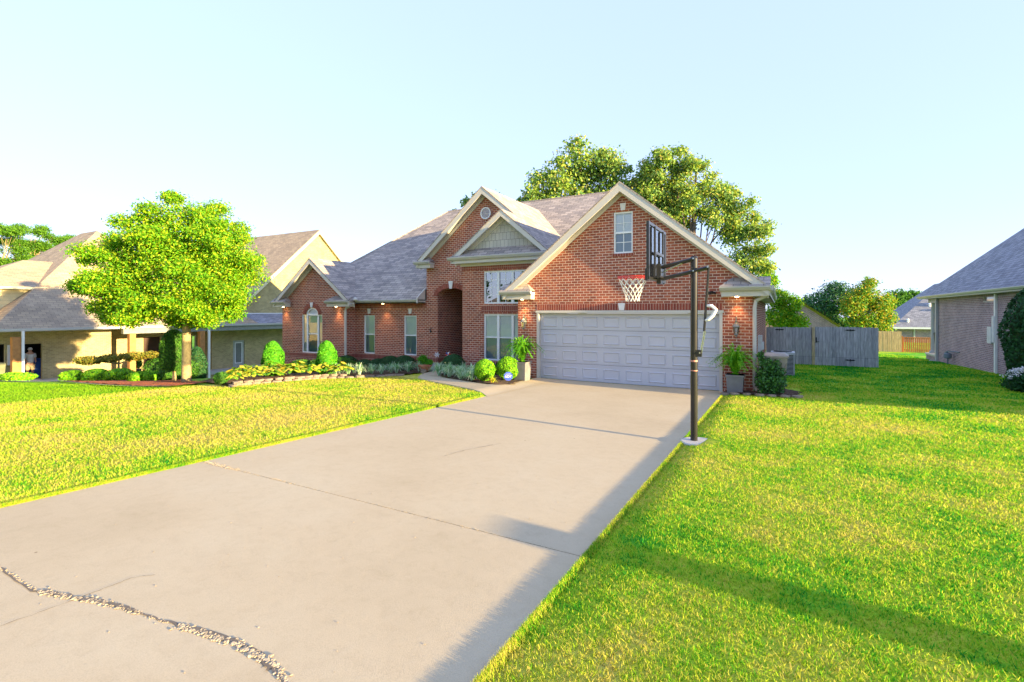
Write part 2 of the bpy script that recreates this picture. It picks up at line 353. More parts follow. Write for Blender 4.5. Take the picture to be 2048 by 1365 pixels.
# ------------------------------------------------------------------ terrain
def sm(t):
    t = max(0., min(1., t)); return t*t*(3-2*t)
def ground(x, y):
    z = -.03*(y-14.6) if y < 60 else -1.36-(min(y, 400)-60)*.01
    if x < -7:
        d = -(x+7); z -= .04*min(d, 10)
        if d > 10: z -= .07*min(d-10, 20)*max(.6, min(1.9, 1+.092*(y-11)))
    if x > -1.3:
        f = 1-sm((y-13)/5); z += f*((.005+.05*sm((y-2)/2.5))*sm((x+1.3)/.4)+.02*min(x+1.3, 6))
    elif x < -6.28: z += .02*sm((-6.28-x)/.2)*(1-sm((y-9.3)/.6))
    return z
def in_drive(x, y): return (-6.30 < x < -1.28 and y < 14.75)
xs = sorted(set([round(v, 3) for v in list(np.arange(-50, -7, .8)) + list(np.arange(-7, -6.3, .1)) + [-6.31, -6.29] + list(np.arange(-6.2, -1.3, .7)) + [-1.29, -1.27] + list(np.arange(-1.2, -.6, .08)) + list(np.arange(-.6, 14, .5)) + list(np.arange(14, 60, 4)) + [-400, -250, -150, -100, -75, -60, 80, 120, 200, 400]]))
ys = sorted(set([round(v, 3) for v in [-60, -40, -25, -15, -8, -4, -2] + list(np.arange(-1, 31, .5)) + [14.8] + list(np.arange(31, 60, 2)) + [70, 90, 120, 170, 250, 400, 700]]))
g = MB(); idx = {}
for j, y in enumerate(ys):
    for i, x in enumerate(xs):
        z = ground(x, y) - (.05 if in_drive(x, y) else 0)
        if -23 < x < -.5 and 16.2 < y < 29: z -= .3
        g.v.append((x, y, z))
nx = len(xs)
for j in range(len(ys)-1):
    for i in range(nx-1): g.f.append((j*nx+i, j*nx+i+1, (j+1)*nx+i+1, (j+1)*nx+i))
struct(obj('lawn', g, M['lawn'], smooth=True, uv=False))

dz = lambda y: -.03*(y-14.6)
d = MB(); prev = None
for y0, y1 in ((-4, 3.535), (3.545, 9.4), (9.405, 14.73)):
    d.hexa([(-6.29, y0, dz(y0)-.1), (-1.3, y0, dz(y0)-.1), (-1.3, y1, dz(y1)-.1), (-6.29, y1, dz(y1)-.1)],
           [(-6.29, y0, dz(y0)), (-1.3, y0, dz(y0)), (-1.3, y1, dz(y1)), (-6.29, y1, dz(y1))])
struct(obj('driveway', d, M['concrete'], uv=False))
j = MB().hexa([(-6.28, -3.9, dz(-3.9)-.09), (-1.31, -3.9, dz(-3.9)-.09), (-1.31, 14.7, dz(14.7)-.09), (-6.28, 14.7, dz(14.7)-.09)],
              [(-6.28, -3.9, dz(-3.9)-.012), (-1.31, -3.9, dz(-3.9)-.012), (-1.31, 14.7, dz(14.7)-.012), (-6.28, 14.7, dz(14.7)-.012)])
struct(obj('driveway_base', j, M['joint'], uv=False))
# walk: loft between its lawn side and bed side
la = [(-6.22, 10.2), (-6.63, 10.64), (-7.5, 11.2), (-8.48, 11.81), (-9.4, 12.35), (-10.25, 12.9), (-11.1, 13.55), (-11.75, 14.5), (-12.3, 15.7), (-12.75, 16.93)]
lb = [(-6.22, 14.7), (-6.98, 14.5), (-6.9, 13.3), (-6.72, 12.5), (-7.2, 12.12), (-7.9, 12.42), (-8.9, 13.02), (-10.3, 13.85), (-11.1, 14.9), (-11.45, 16.93)]
wk = MB(); SUBW = 6
def lerp(a, b, t): return tuple(a[k]+(b[k]-a[k])*t for k in range(len(a)))
rows = []
for i in range(len(la)-1):
    for k in range(4): rows.append((lerp(la[i], la[i+1], k/4), lerp(lb[i], lb[i+1], k/4)))
rows.append((la[-1], lb[-1]))
for a, b in rows:
    for k in range(SUBW+1):
        p = lerp(a, b, k/SUBW); zz = ground(p[0], p[1])+.03*sm((-6.3-p[0])/.8)+.006
        wk.v.append((p[0], p[1], zz))
for i in range(len(rows)-1):
    for k in range(SUBW): q = i*(SUBW+1)+k; wk.f.append((q, q+SUBW+1, q+SUBW+2, q+1))
# turned down edges
n0 = len(wk.v)
for i in range(len(rows)): v = wk.v[i*(SUBW+1)]; wk.v.append((v[0]-.01, v[1]-.01, v[2]-.12))
for i in range(len(rows)-1): wk.f.append((i*(SUBW+1), (i+1)*(SUBW+1), n0+i+1, n0+i))
struct(obj('walkway', wk, M['concrete'], uv=False))

# neighbour's sidewalk strip
def strip(name, pts, wd, m, dzv=.03):
    s = MB()
    for i, (x, y) in enumerate(pts):
        a = pts[max(i-1, 0)]; b = pts[min(i+1, len(pts)-1)]; dd = Vector((b[0]-a[0], b[1]-a[1])).normalized(); nn = Vector((-dd.y, dd.x))*wd/2
        for sg in (1, -1): s.v.append((x+sg*nn.x, y+sg*nn.y, ground(x+sg*nn.x, y+sg*nn.y)+dzv))
    for i in range(len(pts)-1): s.f.append((2*i, 2*i+1, 2*i+3, 2*i+2))
    return struct(obj(name, s, m, uv=False))
strip('path', [(-33.5, 8.2), (-30.5, 8.3), (-28.6, 8.9), (-27.9, 9.9), (-29.5, 11.2), (-34, 11.6)], .8, M['slabgrey'])
strip('neighbour_driveway', [(-30.4+i*-.9, 4.6+i*.5) for i in range(9)], 2.6, M['slabgrey'])

# ragged beds draped on the ground
def inpoly(x, y, P):
    c = False; n = len(P)
    for i in range(n):
        a, b = P[i], P[(i+1) % n]
        if (a[1] > y) != (b[1] > y) and x < (b[0]-a[0])*(y-a[1])/(b[1]-a[1])+a[0]: c = not c
    return c
def bed(name, P, m, res=.12, h=.05):
    x0, x1 = min(p[0] for p in P), max(p[0] for p in P); y0, y1 = min(p[1] for p in P), max(p[1] for p in P)
    s = MB(); ids = {}
    rr = random.Random(3)
    def vid(i, k):
        if (i, k) not in ids:
            x, y = x0+i*res, y0+k*res; ids[(i, k)] = len(s.v)
            s.v.append((x+rr.uniform(-.03, .03), y+rr.uniform(-.03, .03), ground(x, y)+h+rr.uniform(-.015, .02)))
        return ids[(i, k)]
    for i in range(int((x1-x0)/res)+1):
        for k in range(int((y1-y0)/res)+1):
            if inpoly(x0+(i+.5)*res, y0+(k+.5)*res, P): s.f.append((vid(i, k), vid(i+1, k), vid(i+1, k+1), vid(i, k+1)))
    return struct(obj(name, s, m, uv=False))
bed('left_bed', [(-15.1, 9.3), (-15.2, 10.3), (-15.0, 11.2), (-14.6, 12.2), (-13.8, 12.8), (-13.0, 13.4), (-12.4, 14.2), (-12.5, 15.4), (-12.95, 17), (-17.7, 17), (-17.7, 16.5), (-22.4, 16.5), (-21.5, 13), (-18, 10)], M['mulch'])
bed('right_bed', [(-7.0, 12.2), (-6.75, 12.5), (-6.95, 13.3), (-7.2, 14.6), (-7.7, 14.6), (-7.8, 15.95), (-11.5, 15.95), (-11.1, 14.9), (-10.3, 13.85), (-8.9, 13.02), (-7.9, 12.42)], M['mulch'])
bed('corner_bed', [(-1.3, 14.0), (-.6, 13.62), (.35, 13.75), (.5, 15.0), (-.2, 16.5), (-.63, 17), (-.63, 14.65), (-1.3, 14.65)], M['mulch'], res=.07, h=.03)
bed('neighbour_bed', [(-16.8, 8.5), (-18.0, 8.3), (-20.0, 8.3), (-24, 8.9), (-27.5, 9.6), (-30, 11.5), (-34, 12), (-34.2, 14.5), (-30, 13.5), (-25, 12), (-20, 10.6), (-17, 9.6)], M['redmulch'], res=.18)

# ------------------------------------------------------------------ foliage builders
def rng(seed): return np.random.default_rng(seed)
def leaves(lumps, n, size, seed, up=.35, shell=.5, aspect=.55, droop=0):
    """n rhombic leaves scattered through ellipsoid lumps, denser towards their skins"""
    r = rng(seed); Lp = np.array(lumps, float); vol = (Lp[:,3]*Lp[:,4]*Lp[:,5])**(2/3.); k = r.choice(len(Lp), n, p=vol/vol.sum())
    dv = r.normal(size=(n, 3)); dv /= np.linalg.norm(dv, axis=1)[:, None]
    rad = 1-(1-shell)*r.random(n)**.8; rad *= 1+.09*r.normal(size=n)
    # clumps: perturb the radius by direction so that the outline is uneven
    ph = Lp[k, 0]*3+Lp[k, 2]*5
    rad *= 1+.10*np.sin(dv[:,0]*7+ph)*np.cos(dv[:,2]*6+ph*.7)+.06*np.sin(dv[:,1]*11+ph)
    c = Lp[k, :3]+dv*Lp[k, 3:6]*rad[:, None]
    nn = dv*.6+r.normal(size=(n, 3))*.75; nn[:, 2] += up; nn /= np.linalg.norm(nn, axis=1)[:, None]
    a = np.cross(nn, r.normal(size=(n, 3))); a /= np.linalg.norm(a, axis=1)[:, None]; b = np.cross(nn, a)
    s = size*(.6+.8*r.random(n))[:, None]; a = a*s; b = b*s*aspect
    if droop: a[:, 2] -= droop*s[:, 0]
    q = np.stack([c-a, c-b, c+a, c+b], 1); return q.reshape(-1, 3)
def branchy(tr, base, tips, r0, seed, split=None):
    """limbs that leave the trunk and fork towards lump centres"""
    rr = random.Random(seed)
    for t in tips:
        t = Vector(t); b = Vector(base); hgt = rr.uniform(.0, .35); st = b.lerp(Vector((b.x, b.y, t.z)), hgt)
        mid = st.lerp(t, .5)+Vector((rr.uniform(-.2, .2), rr.uniform(-.2, .2), rr.uniform(.05, .3)))*(t-st).length*.3
        p = [st, st.lerp(mid, .5)+Vector((0, 0, .03)), mid, mid.lerp(t, .5), t]; tr.tube(p, [r0, r0*.8, r0*.55, r0*.4, r0*.12], 6)
        for k in range(4):
            e = t+Vector((rr.uniform(-1, 1), rr.uniform(-1, 1), rr.uniform(-.5, .4))).normalized()*min((t-st).length*.4, .7)
            tr.tube([mid.lerp(t, rr.random()*.7), mid.lerp(e, .6), e], [r0*.3, r0*.2, r0*.05], 5)
RV = Vector((math.cos(TH), math.sin(TH), 0)); FV = Vector((-math.sin(TH), math.cos(TH), 0))
def tree(name, label, group, x, y, trunk_h, r0, lumps, n, size, m, barkm, seed, cat='tree', zb=None, limbs=None, **kw):
    """lumps: (side, depth, height, r_side, r_depth, r_height) about the foot of the trunk"""
    z = ground(x, y) if zb is None else zb; t = thing(name, label, cat, (x, y, z), group)
    Lw = []
    for s, dd, h, a, b, c_ in lumps:
        p = Vector((x, y, z))+RV*s+FV*dd+Vector((0, 0, h)); Lw.append((p.x, p.y, p.z, a, b, c_))
    cr = npmesh('crown', leaves(Lw, n, size, seed, **kw), 4, m, t)
    tr = MB(); rr = random.Random(seed)
    top = max(l[2]-abs(l[0])*1.2 for l in lumps)
    pth = [Vector((x, y, z-.1)), Vector((x, y, z+trunk_h*.08)), Vector((x+rr.uniform(-.03, .03), y, z+trunk_h*.5)), Vector((x+rr.uniform(-.05, .05), y, z+trunk_h)), Vector((x+rr.uniform(-.2, .2), y, z+(trunk_h+top)*.5)), Vector((x+rr.uniform(-.3, .3), y, z+top))]
    tr.tube(pth, [r0*1.35, r0*1.08, r0, r0*.92, r0*.55, r0*.12], 12)
    branchy(tr, (x, y, z+trunk_h*.95), [l[:3] for l in (Lw if limbs is None else Lw[:limbs])], r0*(.42 if limbs is None else .30), seed)
    obj('trunk', tr, barkm, t, smooth=True, uv=False)
    return t
def shrub(name, label, group, x, y, rx, h, n, size, m, seed, shape='round', z=None, cat='shrub', stems=0):
    z = (ground(x, y)+.04) if z is None else z; t = thing(name, label, cat, (x, y, z), group)
    r = rng(seed); u = r.random(n); th = r.random(n)*2*PI
    if shape == 'cone': prof = lambda q: np.where(q > .38, np.sqrt(np.clip(1-((q-.38)/.62)**2, 0, 1)), .62+.38*np.sin(np.clip(q/.38, 0, 1)*PI/2))
    elif shape == 'hedge': prof = lambda q: np.clip(1.05*np.sin(np.clip(q*.86+.14, 0, 1)*PI)**.45, 0, 1)
    else: prof = lambda q: np.sqrt(np.clip(1-(2*q-1)**2, 0, 1))
    R = prof(u)*rx*(1-.16*r.random(n)**2)*(1+.06*np.sin(th*3+u*9)+.05*np.sin(th*5-u*14))
    c = np.stack([x+R*np.cos(th), y+R*np.sin(th), z+u*h*.99+.02], 1)
    nn = np.stack([np.cos(th), np.sin(th), (u-.45)*1.6], 1)+r.normal(size=(n, 3))*.55; nn /= np.linalg.norm(nn, axis=1)[:, None]
    a = np.cross(nn, r.normal(size=(n, 3))); a /= np.linalg.norm(a, axis=1)[:, None]; b = np.cross(nn, a)
    s = size*(.6+.8*r.random(n))[:, None]; q = np.stack([c-a*s, c-b*s*.55, c+a*s, c+b*s*.55], 1).reshape(-1, 3)
    npmesh('foliage', q, 4, m, t)
    co = MB(); pr = [(max(.01, float(prof(np.array(k/10.)))*rx*.82), k/10.*h*.97) for k in range(0, 11)]
    co.lathe((x, y, z), pr, 14); obj('branches', co, M['core'], t, smooth=True, uv=False)
    for k in range(stems):
        s_ = MB().tube([(x+(k-1)*.09, y, ground(x, y)-.02), (x+(k-1)*.07, y+.02, z*.5+ground(x, y)*.5), (x+(k-1)*.03, y, z+.1)], .035, 8)
        obj('stem', s_, M['bark'], t, smooth=True, uv=False)
    return t
def blades_clump(x, y, z, n, length, width, seed, spread=1.0, rise=.8, seg=4, up0=.9):
    """arching strap leaves from one crown: returns quads"""
    r = rng(seed); th = r.random(n)*2*PI; ln = length*(.65+.5*r.random(n)); el = (.25+.75*r.random(n))*spread
    out = []
    for i in range(n):
        dx, dy = math.cos(th[i]), math.sin(th[i]); px, py = -dy, dx; w0 = width*(.7+.6*r.random()); pts = []
        bx, by = x+dx*.04*r.random(), y+dy*.04*r.random()
        for k in range(seg+1):
            t = k/seg; hr = ln[i]*el[i]*(t**1.25)*.8; vz = ln[i]*(rise*(1-.45*el[i])*math.sin(min(1., t*1.05)*PI*(.45+.42*el[i]))); ww = w0*(1-.85*t**2)
            pts.append(((bx+dx*hr-px*ww, by+dy*hr-py*ww, z+vz), (bx+dx*hr+px*ww, by+dy*hr+py*ww, z+vz)))
        out.append(pts)
    mb = MB()
    for pts in out:
        vs = [p for ab in pts for p in ab]; mb.add(vs, [(2*k, 2*k+1, 2*k+3, 2*k+2) for k in range(len(pts)-1)])
    return mb
M['core'] = plain('twig_core', (.03, .07, .012), .95)
M['maple'] = leafmat('maple_leaf', [(.05, .21, .006), (.09, .30, .008), (.17, .40, .010), (.28, .46, .014), (.44, .46, .02)])
M['oak'] = leafmat('oak_leaf', [(.08, .20, .08), (.14, .28, .08), (.24, .40, .07), (.38, .50, .08), (.40, .34, .10)])
M['oakpale'] = leafmat('pale_oak_leaf', [(.18, .30, .13), (.28, .40, .15), (.40, .50, .18), (.50, .52, .26)])
M['dkleaf'] = leafmat('dark_evergreen_leaf', [(.02, .09, .04), (.035, .13, .05), (.06, .18, .06)], .15)
M['midleaf'] = leafmat('mid_green_leaf', [(.03, .12, .015), (.06, .20, .02), (.12, .28, .03)])
M['orangeleaf'] = leafmat('orange_autumn_leaf', [(.05, .18, .04), (.09, .28, .03), (.18, .36, .03), (.36, .40, .03), (.50, .28, .03)])
M['pine'] = leafmat('pine_needles', [(.05, .16, .01), (.09, .24, .012), (.15, .30, .02)])
M['lime'] = leafmat('lime_shrub_leaf', [(.07, .28, .008), (.16, .45, .010), (.32, .55, .012)], .2)
M['arb'] = leafmat('arborvitae_spray', [(.03, .20, .008), (.07, .33, .010), (.14, .40, .012)], .15)
M['box'] = leafmat('dark_boxwood_leaf', [(.012, .055, .02), (.02, .09, .028), (.035, .13, .03)], .15)
M['hosta'] = leafmat('yellow_hosta_leaf', [(.05, .22, .01), (.20, .40, .015), (.45, .50, .03), (.60, .46, .05)], .25)
M['liriope'] = leafmat('striped_liriope_blade', [(.08, .28, .10), (.22, .46, .20), (.50, .66, .45), (.74, .84, .66)], .2)
M['fern'] = leafmat('fern_frond', [(.05, .26, .010), (.10, .38, .012), (.24, .50, .015)], .3)
M['holly'] = leafmat('holly_leaf', [(.02, .07, .025), (.04, .14, .03), (.08, .22, .03)], .1, .35)
M['petal'] = leafmat('white_petal', [(.75, .75, .80), (.85, .85, .88)], .1)
M['juniper'] = leafmat('bronze_juniper', [(.10, .14, .015), (.20, .20, .02), (.28, .20, .03)], .2)

# ------------------------------------------------------------------ house builders
def wall(parent, name, outline, holes, y, m, depth=.12, T=None):
    """wall facing -Y in the plane y; outline and holes are (x,z) lists; reveals go back by depth"""
    s = MB(T); polys = [[Vector((p[0], y, p[1])) for p in outline]] + [[Vector((p[0], y, p[1])) for p in h] for h in holes]
    flat = [v for pl in polys for v in pl]; tri = tessellate_polygon(polys)
    vs = [tuple(v) for v in flat]; fs = []
    for a, b, c_ in tri:
        A, B, Cc = flat[a], flat[b], flat[c_]; nrm = (B-A).cross(Cc-A)
        fs.append((a, b, c_) if nrm.y < 0 else (a, c_, b))
    s.add(vs, fs)
    for h in holes:
        n = len(h); ar = sum(h[i][0]*h[(i+1) % n][1]-h[(i+1) % n][0]*h[i][1] for i in range(n)); hh = h if ar > 0 else h[::-1]
        for i in range(n):
            a, b = hh[i], hh[(i+1) % n]; s.add([(a[0], y, a[1]), (a[0], y+depth, a[1]), (b[0], y+depth, b[1]), (b[0], y, b[1])], [(3, 2, 1, 0)][:1])
    return obj(name, s, m, parent)
def rect(x0, x1, z0, z1): return [(x0, z0), (x1, z0), (x1, z1), (x0, z1)]
def window(parent, x0, x1, z0, z1, y, cols=1, rows=1, hung=True, grid=None, T=None, glass='glass', dark=False, fw=.045, frame='white', vmull=None):
    """one window unit: frame, meeting rail, mullions; panes, muntins and blinds are its sub-parts"""
    s = MB(T); yf = y+.03; yb = y+.10
    s.box(x0, x0+fw, yf, yb, z0, z1); s.box(x1-fw, x1, yf, yb, z0, z1); s.box(x0+fw, x1-fw, yf, yb, z1-fw, z1); s.box(x0+fw, x1-fw, yf-.015, yb, z0, z0+fw)
    xm = [x0+(x1-x0)*k/cols for k in range(cols+1)] if vmull is None else vmull
    for q in xm[1:-1]: s.box(q-fw*.9, q+fw*.9, yf-.004, yb-.003, z0+fw, z1-fw)
    zm = (z0+z1)/2
    if hung:
        for k in range(len(xm)-1): s.box(xm[k]+fw*.95, xm[k+1]-fw*.95, yf+.006, yb-.006, zm-.025, zm+.025)
    o = obj('window', s, M[frame], parent)
    p = MB(T); p.poly([(x0+fw*.5, y+.07, z0+fw*.5), (x1-fw*.5, y+.07, z0+fw*.5), (x1-fw*.5, y+.07, z1-fw*.5), (x0+fw*.5, y+.07, z1-fw*.5)]); obj('pane', p, M[glass], o)
    if grid:
        g_ = MB(T); gx, gz = grid
        spans = [(z0+fw, zm), (zm, z1-fw)] if hung else [(z0+fw, z1-fw)]
        for k in range(len(xm)-1):
            a, b = xm[k]+fw, xm[k+1]-fw
            for za, zb in spans:
                for i in range(1, gx): q = a+(b-a)*i/gx; g_.box(q-.010, q+.010, y+.060, y+.068, za, zb)
                for i in range(1, gz): q = za+(zb-za)*i/gz; g_.box(a, b, y+.058, y+.066, q-.010, q+.010)
        obj('muntins', g_, M[frame], o)
    if dark: obj('interior', MB(T).box(x0+.01, x1-.01, y+.5, y+.52, z0, z1), M['dark'], o)
    else:
        obj('blind', MB(T).box(x0+.01, x1-.01, y+.11, y+.115, zm if hung else z0, z1), M['blind'], o)
        if hung: obj('screened_blind', MB(T).box(x0+.01, x1-.01, y+.11, y+.115, z0, zm), M['blind_low'], o)
    return o
def keystone(parent, xc, z0, z1, y, w0=.12, w1=.19, T=None):
    s = MB(T).prism([(xc-w0/2, y-.035, z0), (xc+w0/2, y-.035, z0), (xc+w1/2, y-.035, z1), (xc-w1/2, y-.035, z1)], (0, .04, 0))
    obj('keystone', s, M['keystone'], parent)
def rake(parent, xa, za, xp, zp, xb, zb, yf, yw, m='trim', h=.20, T=None):
    """barge boards, soffit boards and frieze of a gable whose outer roof line runs a - peak - b"""
    for (x0, z0), (x1, z1) in (((xa, za), (xp, zp)), ((xb, zb), (xp, zp))):
        s = MB(T)
        s.prism([(x0, yf, z0-.05), (x1, yf, z1-.05), (x1, yf, z1-.05-h*1.25), (x0, yf, z0-.05-h*1.05)], (0, .03, 0))
        o = obj('barge_board', s, M[m], parent)
        f = MB(T); zz = .05+h*.55
        f.hexa([(x0, yf+.03, z0-zz-.02), (x1, yf+.03, z1-zz-.02), (x1, yw-.002, z1-zz-.02), (x0, yw-.002, z0-zz-.02)],
               [(x0, yf+.03, z0-zz), (x1, yf+.03, z1-zz), (x1, yw-.002, z1-zz), (x0, yw-.002, z0-zz)])
        obj('soffit', f, M[m], parent)
        fr = MB(T); fr.prism([(x0, yw-.03, z0-zz-.02), (x1, yw-.03, z1-zz-.02), (x1, yw-.03, z1-zz-.20), (x0, yw-.03, z0-zz-.17)], (0, .028, 0)); obj('frieze_board', fr, M[m], parent)
def eave_return(parent, x0, x1, yf, yw, zt, inner, T=None, light=False):
    """boxed cornice return with gutter and a little hipped shingle roof; inner=+1 when the gable wall lies to its right"""
    s = MB(T); s.box(x0+.04, x1-.04, yf+.06, yw, zt-.26, zt-.10); s.box(x0+.02, x1-.02, yf+.03, yw, zt-.10, zt-.03); obj('cornice_return', s, M['trim'], parent)
    gt = MB(T); gt.prism([(x0, yf+.04, zt-.13), (x0, yf-.04, zt-.10), (x0, yf-.09, zt-.03), (x0, yf-.09, zt), (x0, yf+.04, zt)], (x1-x0, 0, 0)); obj('gutter', gt, M['gutter'], parent)
    r = MB(T); w_ = (yw-yf)*1.0; hh = .26
    if inner > 0: pts = [(x0, yf-.05, zt+.005), (x1, yf-.05, zt+.005), (x1, yw, zt+.005)]; top = (x1-w_*.9, yw, zt+hh); t2 = (x0, yw, zt+hh)
    else: pts = [(x1, yf-.05, zt+.005), (x0, yf-.05, zt+.005), (x0, yw, zt+.005)]; top = (x0+w_*.9, yw, zt+hh); t2 = (x1, yw, zt+hh)
    a, b, c_ = pts
    r.add([a, b, c_, top, t2], [(0, 1, 3, 4), (1, 2, 3)] if inner > 0 else [(1, 0, 4, 3), (2, 1, 3)]); obj('return_roof', r, M['shingle'], parent)
def downspout(parent, pts, m='gutter', w=.05):
    s = MB(); s.tube(pts, w, 8); return obj('downspout', s, M[m], parent)
def gutter_x(parent, x0, x1, yf, zt, m='gutter', T=None):
    gt = MB(T); gt.prism([(x0, yf+.05, zt-.13), (x0, yf-.02, zt-.11), (x0, yf-.07, zt-.03), (x0, yf-.07, zt), (x0, yf+.05, zt)], (x1-x0, 0, 0))
    return obj('gutter', gt, M[m], parent)
def lantern(parent, x, z, y):
    """wall lantern: scroll arm, hood, tapered glass body, finial"""
    s = MB(); s.lathe((x, y-.14, z+.22), [(.012, .0), (.03, -.03), (.02, -.06), (.06, -.10), (.10, -.16), (.105, -.18), (.09, -.185)], 8)
    s.tube([(x, y-.01, z+.10), (x, y-.08, z+.30), (x, y-.14, z+.30), (x, y-.14, z+.20)], .012, 6); s.box(x-.05, x+.05, y-.015, y, z-.02, z+.16)
    for k in range(6):
        t = 2*PI*k/6; s.tube([(x+.085*math.cos(t), y-.14+.085*math.sin(t), z+.04), (x+.05*math.cos(t), y-.14+.05*math.sin(t), z-.16)], .006, 5)
    s.lathe((x, y-.14, z-.16), [(.055, .0), (.06, -.012), (.03, -.03), (.014, -.05), (.02, -.065), (.004, -.09)], 8)
    o = obj('wall_lantern', s, M['lampmetal'], parent)
    obj('lantern_glass', MB().lathe((x, y-.14, z), [(.05, -.158), (.082, .03)], 6), M['lampglass'], o)

# ------------------------------------------------------------------ the brick house
HS = thing('brick_house', 'red brick one storey house with three front gables and grey two car garage door', 'house', (-11, 14.6, 0))
# garage wing
YG = 14.6; gp = (-4.15, 6.05); gl = (-8.1, 2.87); gr = (-.25, 2.87)
gm = (6.05-2.87)/3.95
wl = -7.70; wr = -.63
door = rect(-7.0, -1.37, -.2, 2.2)
gw = rect(-4.42, -3.84, 3.95, 5.20)
wall(HS, 'garage_wall', [(wl, -.3), (wr, -.3), (wr, 2.87+gm*(gr[0]-wr)-.12), (gp[0], gp[1]-.12), (wl, 2.87+gm*(wl-gl[0])-.12)], [door, gw], YG, M['brick'], .16)
s = MB().poly([(wr, YG, -.5), (wr, 28.5, -.6), (wr, 28.5, 2.75), (wr, YG, 2.75)]); obj('side_wall', s, M['brick'], HS)
s = MB().poly([(wl, 16, -.5), (wl, YG, -.5), (wl, YG, 2.9), (wl, 16, 2.9)]); obj('side_wall', s, M['brick'], HS)
# door frame and sectional door
s = MB(); s.box(-7.0, -6.92, YG-.02, YG+.12, -.02, 2.2); s.box(-1.45, -1.37, YG-.02, YG+.12, -.02, 2.2); s.box(-6.92, -1.45, YG-.021, YG+.12, 2.14, 2.2); s.box(-7.03, -1.34, YG-.035, YG-.02, 2.16, 2.23)
obj('door_frame', s, M['trim'], HS)
gd = MB(); dx0, dx1 = -6.92, -1.45; sh = 2.14/4
for r_ in range(4):
    z0 = r_*sh; gd.box(dx0, dx1, YG+.13, YG+.17, z0+.006, z0+sh-.004)
    for c_ in range(8):
        cw = (dx1-dx0)/8; a = dx0+c_*cw+.09; b = a+cw-.18; za, zb = z0+.10, z0+sh-.12; y0 = YG+.13
        gd.add([(a, y0-.001, za), (b, y0-.001, za), (b, y0-.001, zb), (a, y0-.001, zb), (a+.025, y0-.026, za+.022), (b-.022, y0-.026, za+.022), (b-.022, y0-.026, zb-.022), (a+.022, y0-.026, zb-.022),
                (a+.045, y0-.004, za+.045), (b-.045, y0-.004, za+.045), (b-.045, y0-.004, zb-.045), (a+.045, y0-.004, zb-.045)],
               [(0, 1, 5, 4), (1, 2, 6, 5), (2, 3, 7, 6), (3, 0, 4, 7), (4, 5, 9, 8), (5, 6, 10, 9), (6, 7, 11, 10), (7, 4, 8, 11), (8, 9, 10, 11)])
    gd.box(dx0, dx1, YG+.122, YG+.13, z0+.035, z0+.045); gd.box(dx0, dx1, YG+.122, YG+.13, z0+sh-.055, z0+sh-.045)
god = obj('garage_door', gd, M['door'], HS)
obj('door_backing', MB().box(dx0, dx1, YG+.175, YG+.18, 0, 2.1), M['dark'], god)
obj('soldier_course', MB().box(-7.0, -1.37, YG-.006, YG, 2.235, 2.44), M['soldier'], HS)
keystone(HS, -4.17, 2.235, 2.45, YG-.008, .15, .21)
window(HS, -4.42, -3.84, 3.95, 5.20, YG, grid=(2, 2), glass='glass')
obj('window_sill', MB().box(-4.47, -3.79, YG-.02, YG, 3.86, 3.945), M['soldier'], HS)
keystone(HS, -4.13, 5.24, 5.45, YG, .12, .18)
lantern(HS, -7.42, 1.82, YG); lantern(HS, -1.02, 1.75, YG)
# garage roof
YF = 14.28
def rzm(y): return 2.72+.83*(y-16.5)
s = MB(); s.slab([(gl[0], YF, gl[1]), (gp[0], YF, gp[1]), (gp[0], 20.6, gp[1]), (gl[0], 16.8, gl[1])][::-1], .05); s.slab([(gp[0], YF, gp[1]), (gr[0], YF, gr[1]), (gr[0], 16.8, gr[1]), (gp[0], 20.6, gp[1])][::-1], .05)
obj('garage_roof', s, M['shingle'], HS)
rake(HS, gl[0], gl[1], gp[0], gp[1], gr[0], gr[1], YF+.01, YG)
eave_return(HS, -8.22, -7.05, YF, YG, 2.86, -1 if False else 1); eave_return(HS, -1.42, -.2, YF, YG, 2.86, -1)
s = MB().box(wr, gr[0]+.02, YG+.01, 28.5, 2.62, 2.66); s.box(gr[0]-.01, gr[0]+.03, YF+.05, 28.5, 2.62, 2.83); obj('side_soffit', s, M['trim'], HS)
s = MB().prism([(gr[0]+.03, YF, 2.74), (gr[0]+.10, YF, 2.76), (gr[0]+.13, YF, 2.83), (gr[0]+.13, YF, 2.87), (gr[0]+.02, YF, 2.87)], (0, 14, 0)); obj('gutter', s, M['gutter'], HS)
downspout(HS, [(-.18, YG-.15, 2.78), (-.3, YG-.1, 2.62), (-.55, YG-.06, 2.48), (-.58, YG-.07, 2.3), (-.58, YG-.07, .25), (-.52, YG-.12, .12), (-.30, YG-.35, .10)])
# utility boxes on the right wall
s = MB().box(wr, wr+.12, 18.2, 18.75, .55, 1.40); s.box(wr, wr+.16, 18.9, 19.2, .9, 1.15); s.tube([(wr+.05, 18.45, .55), (wr+.05, 18.45, -.1)], .025, 6); obj('utility_box', s, M['meter'], HS)
s = MB()
for z_ in (.5, .35): s.box(wr, wr+.08, 15.6, 15.75, z_, z_+.12)
obj('hose_bib', s, M['iron'], HS)
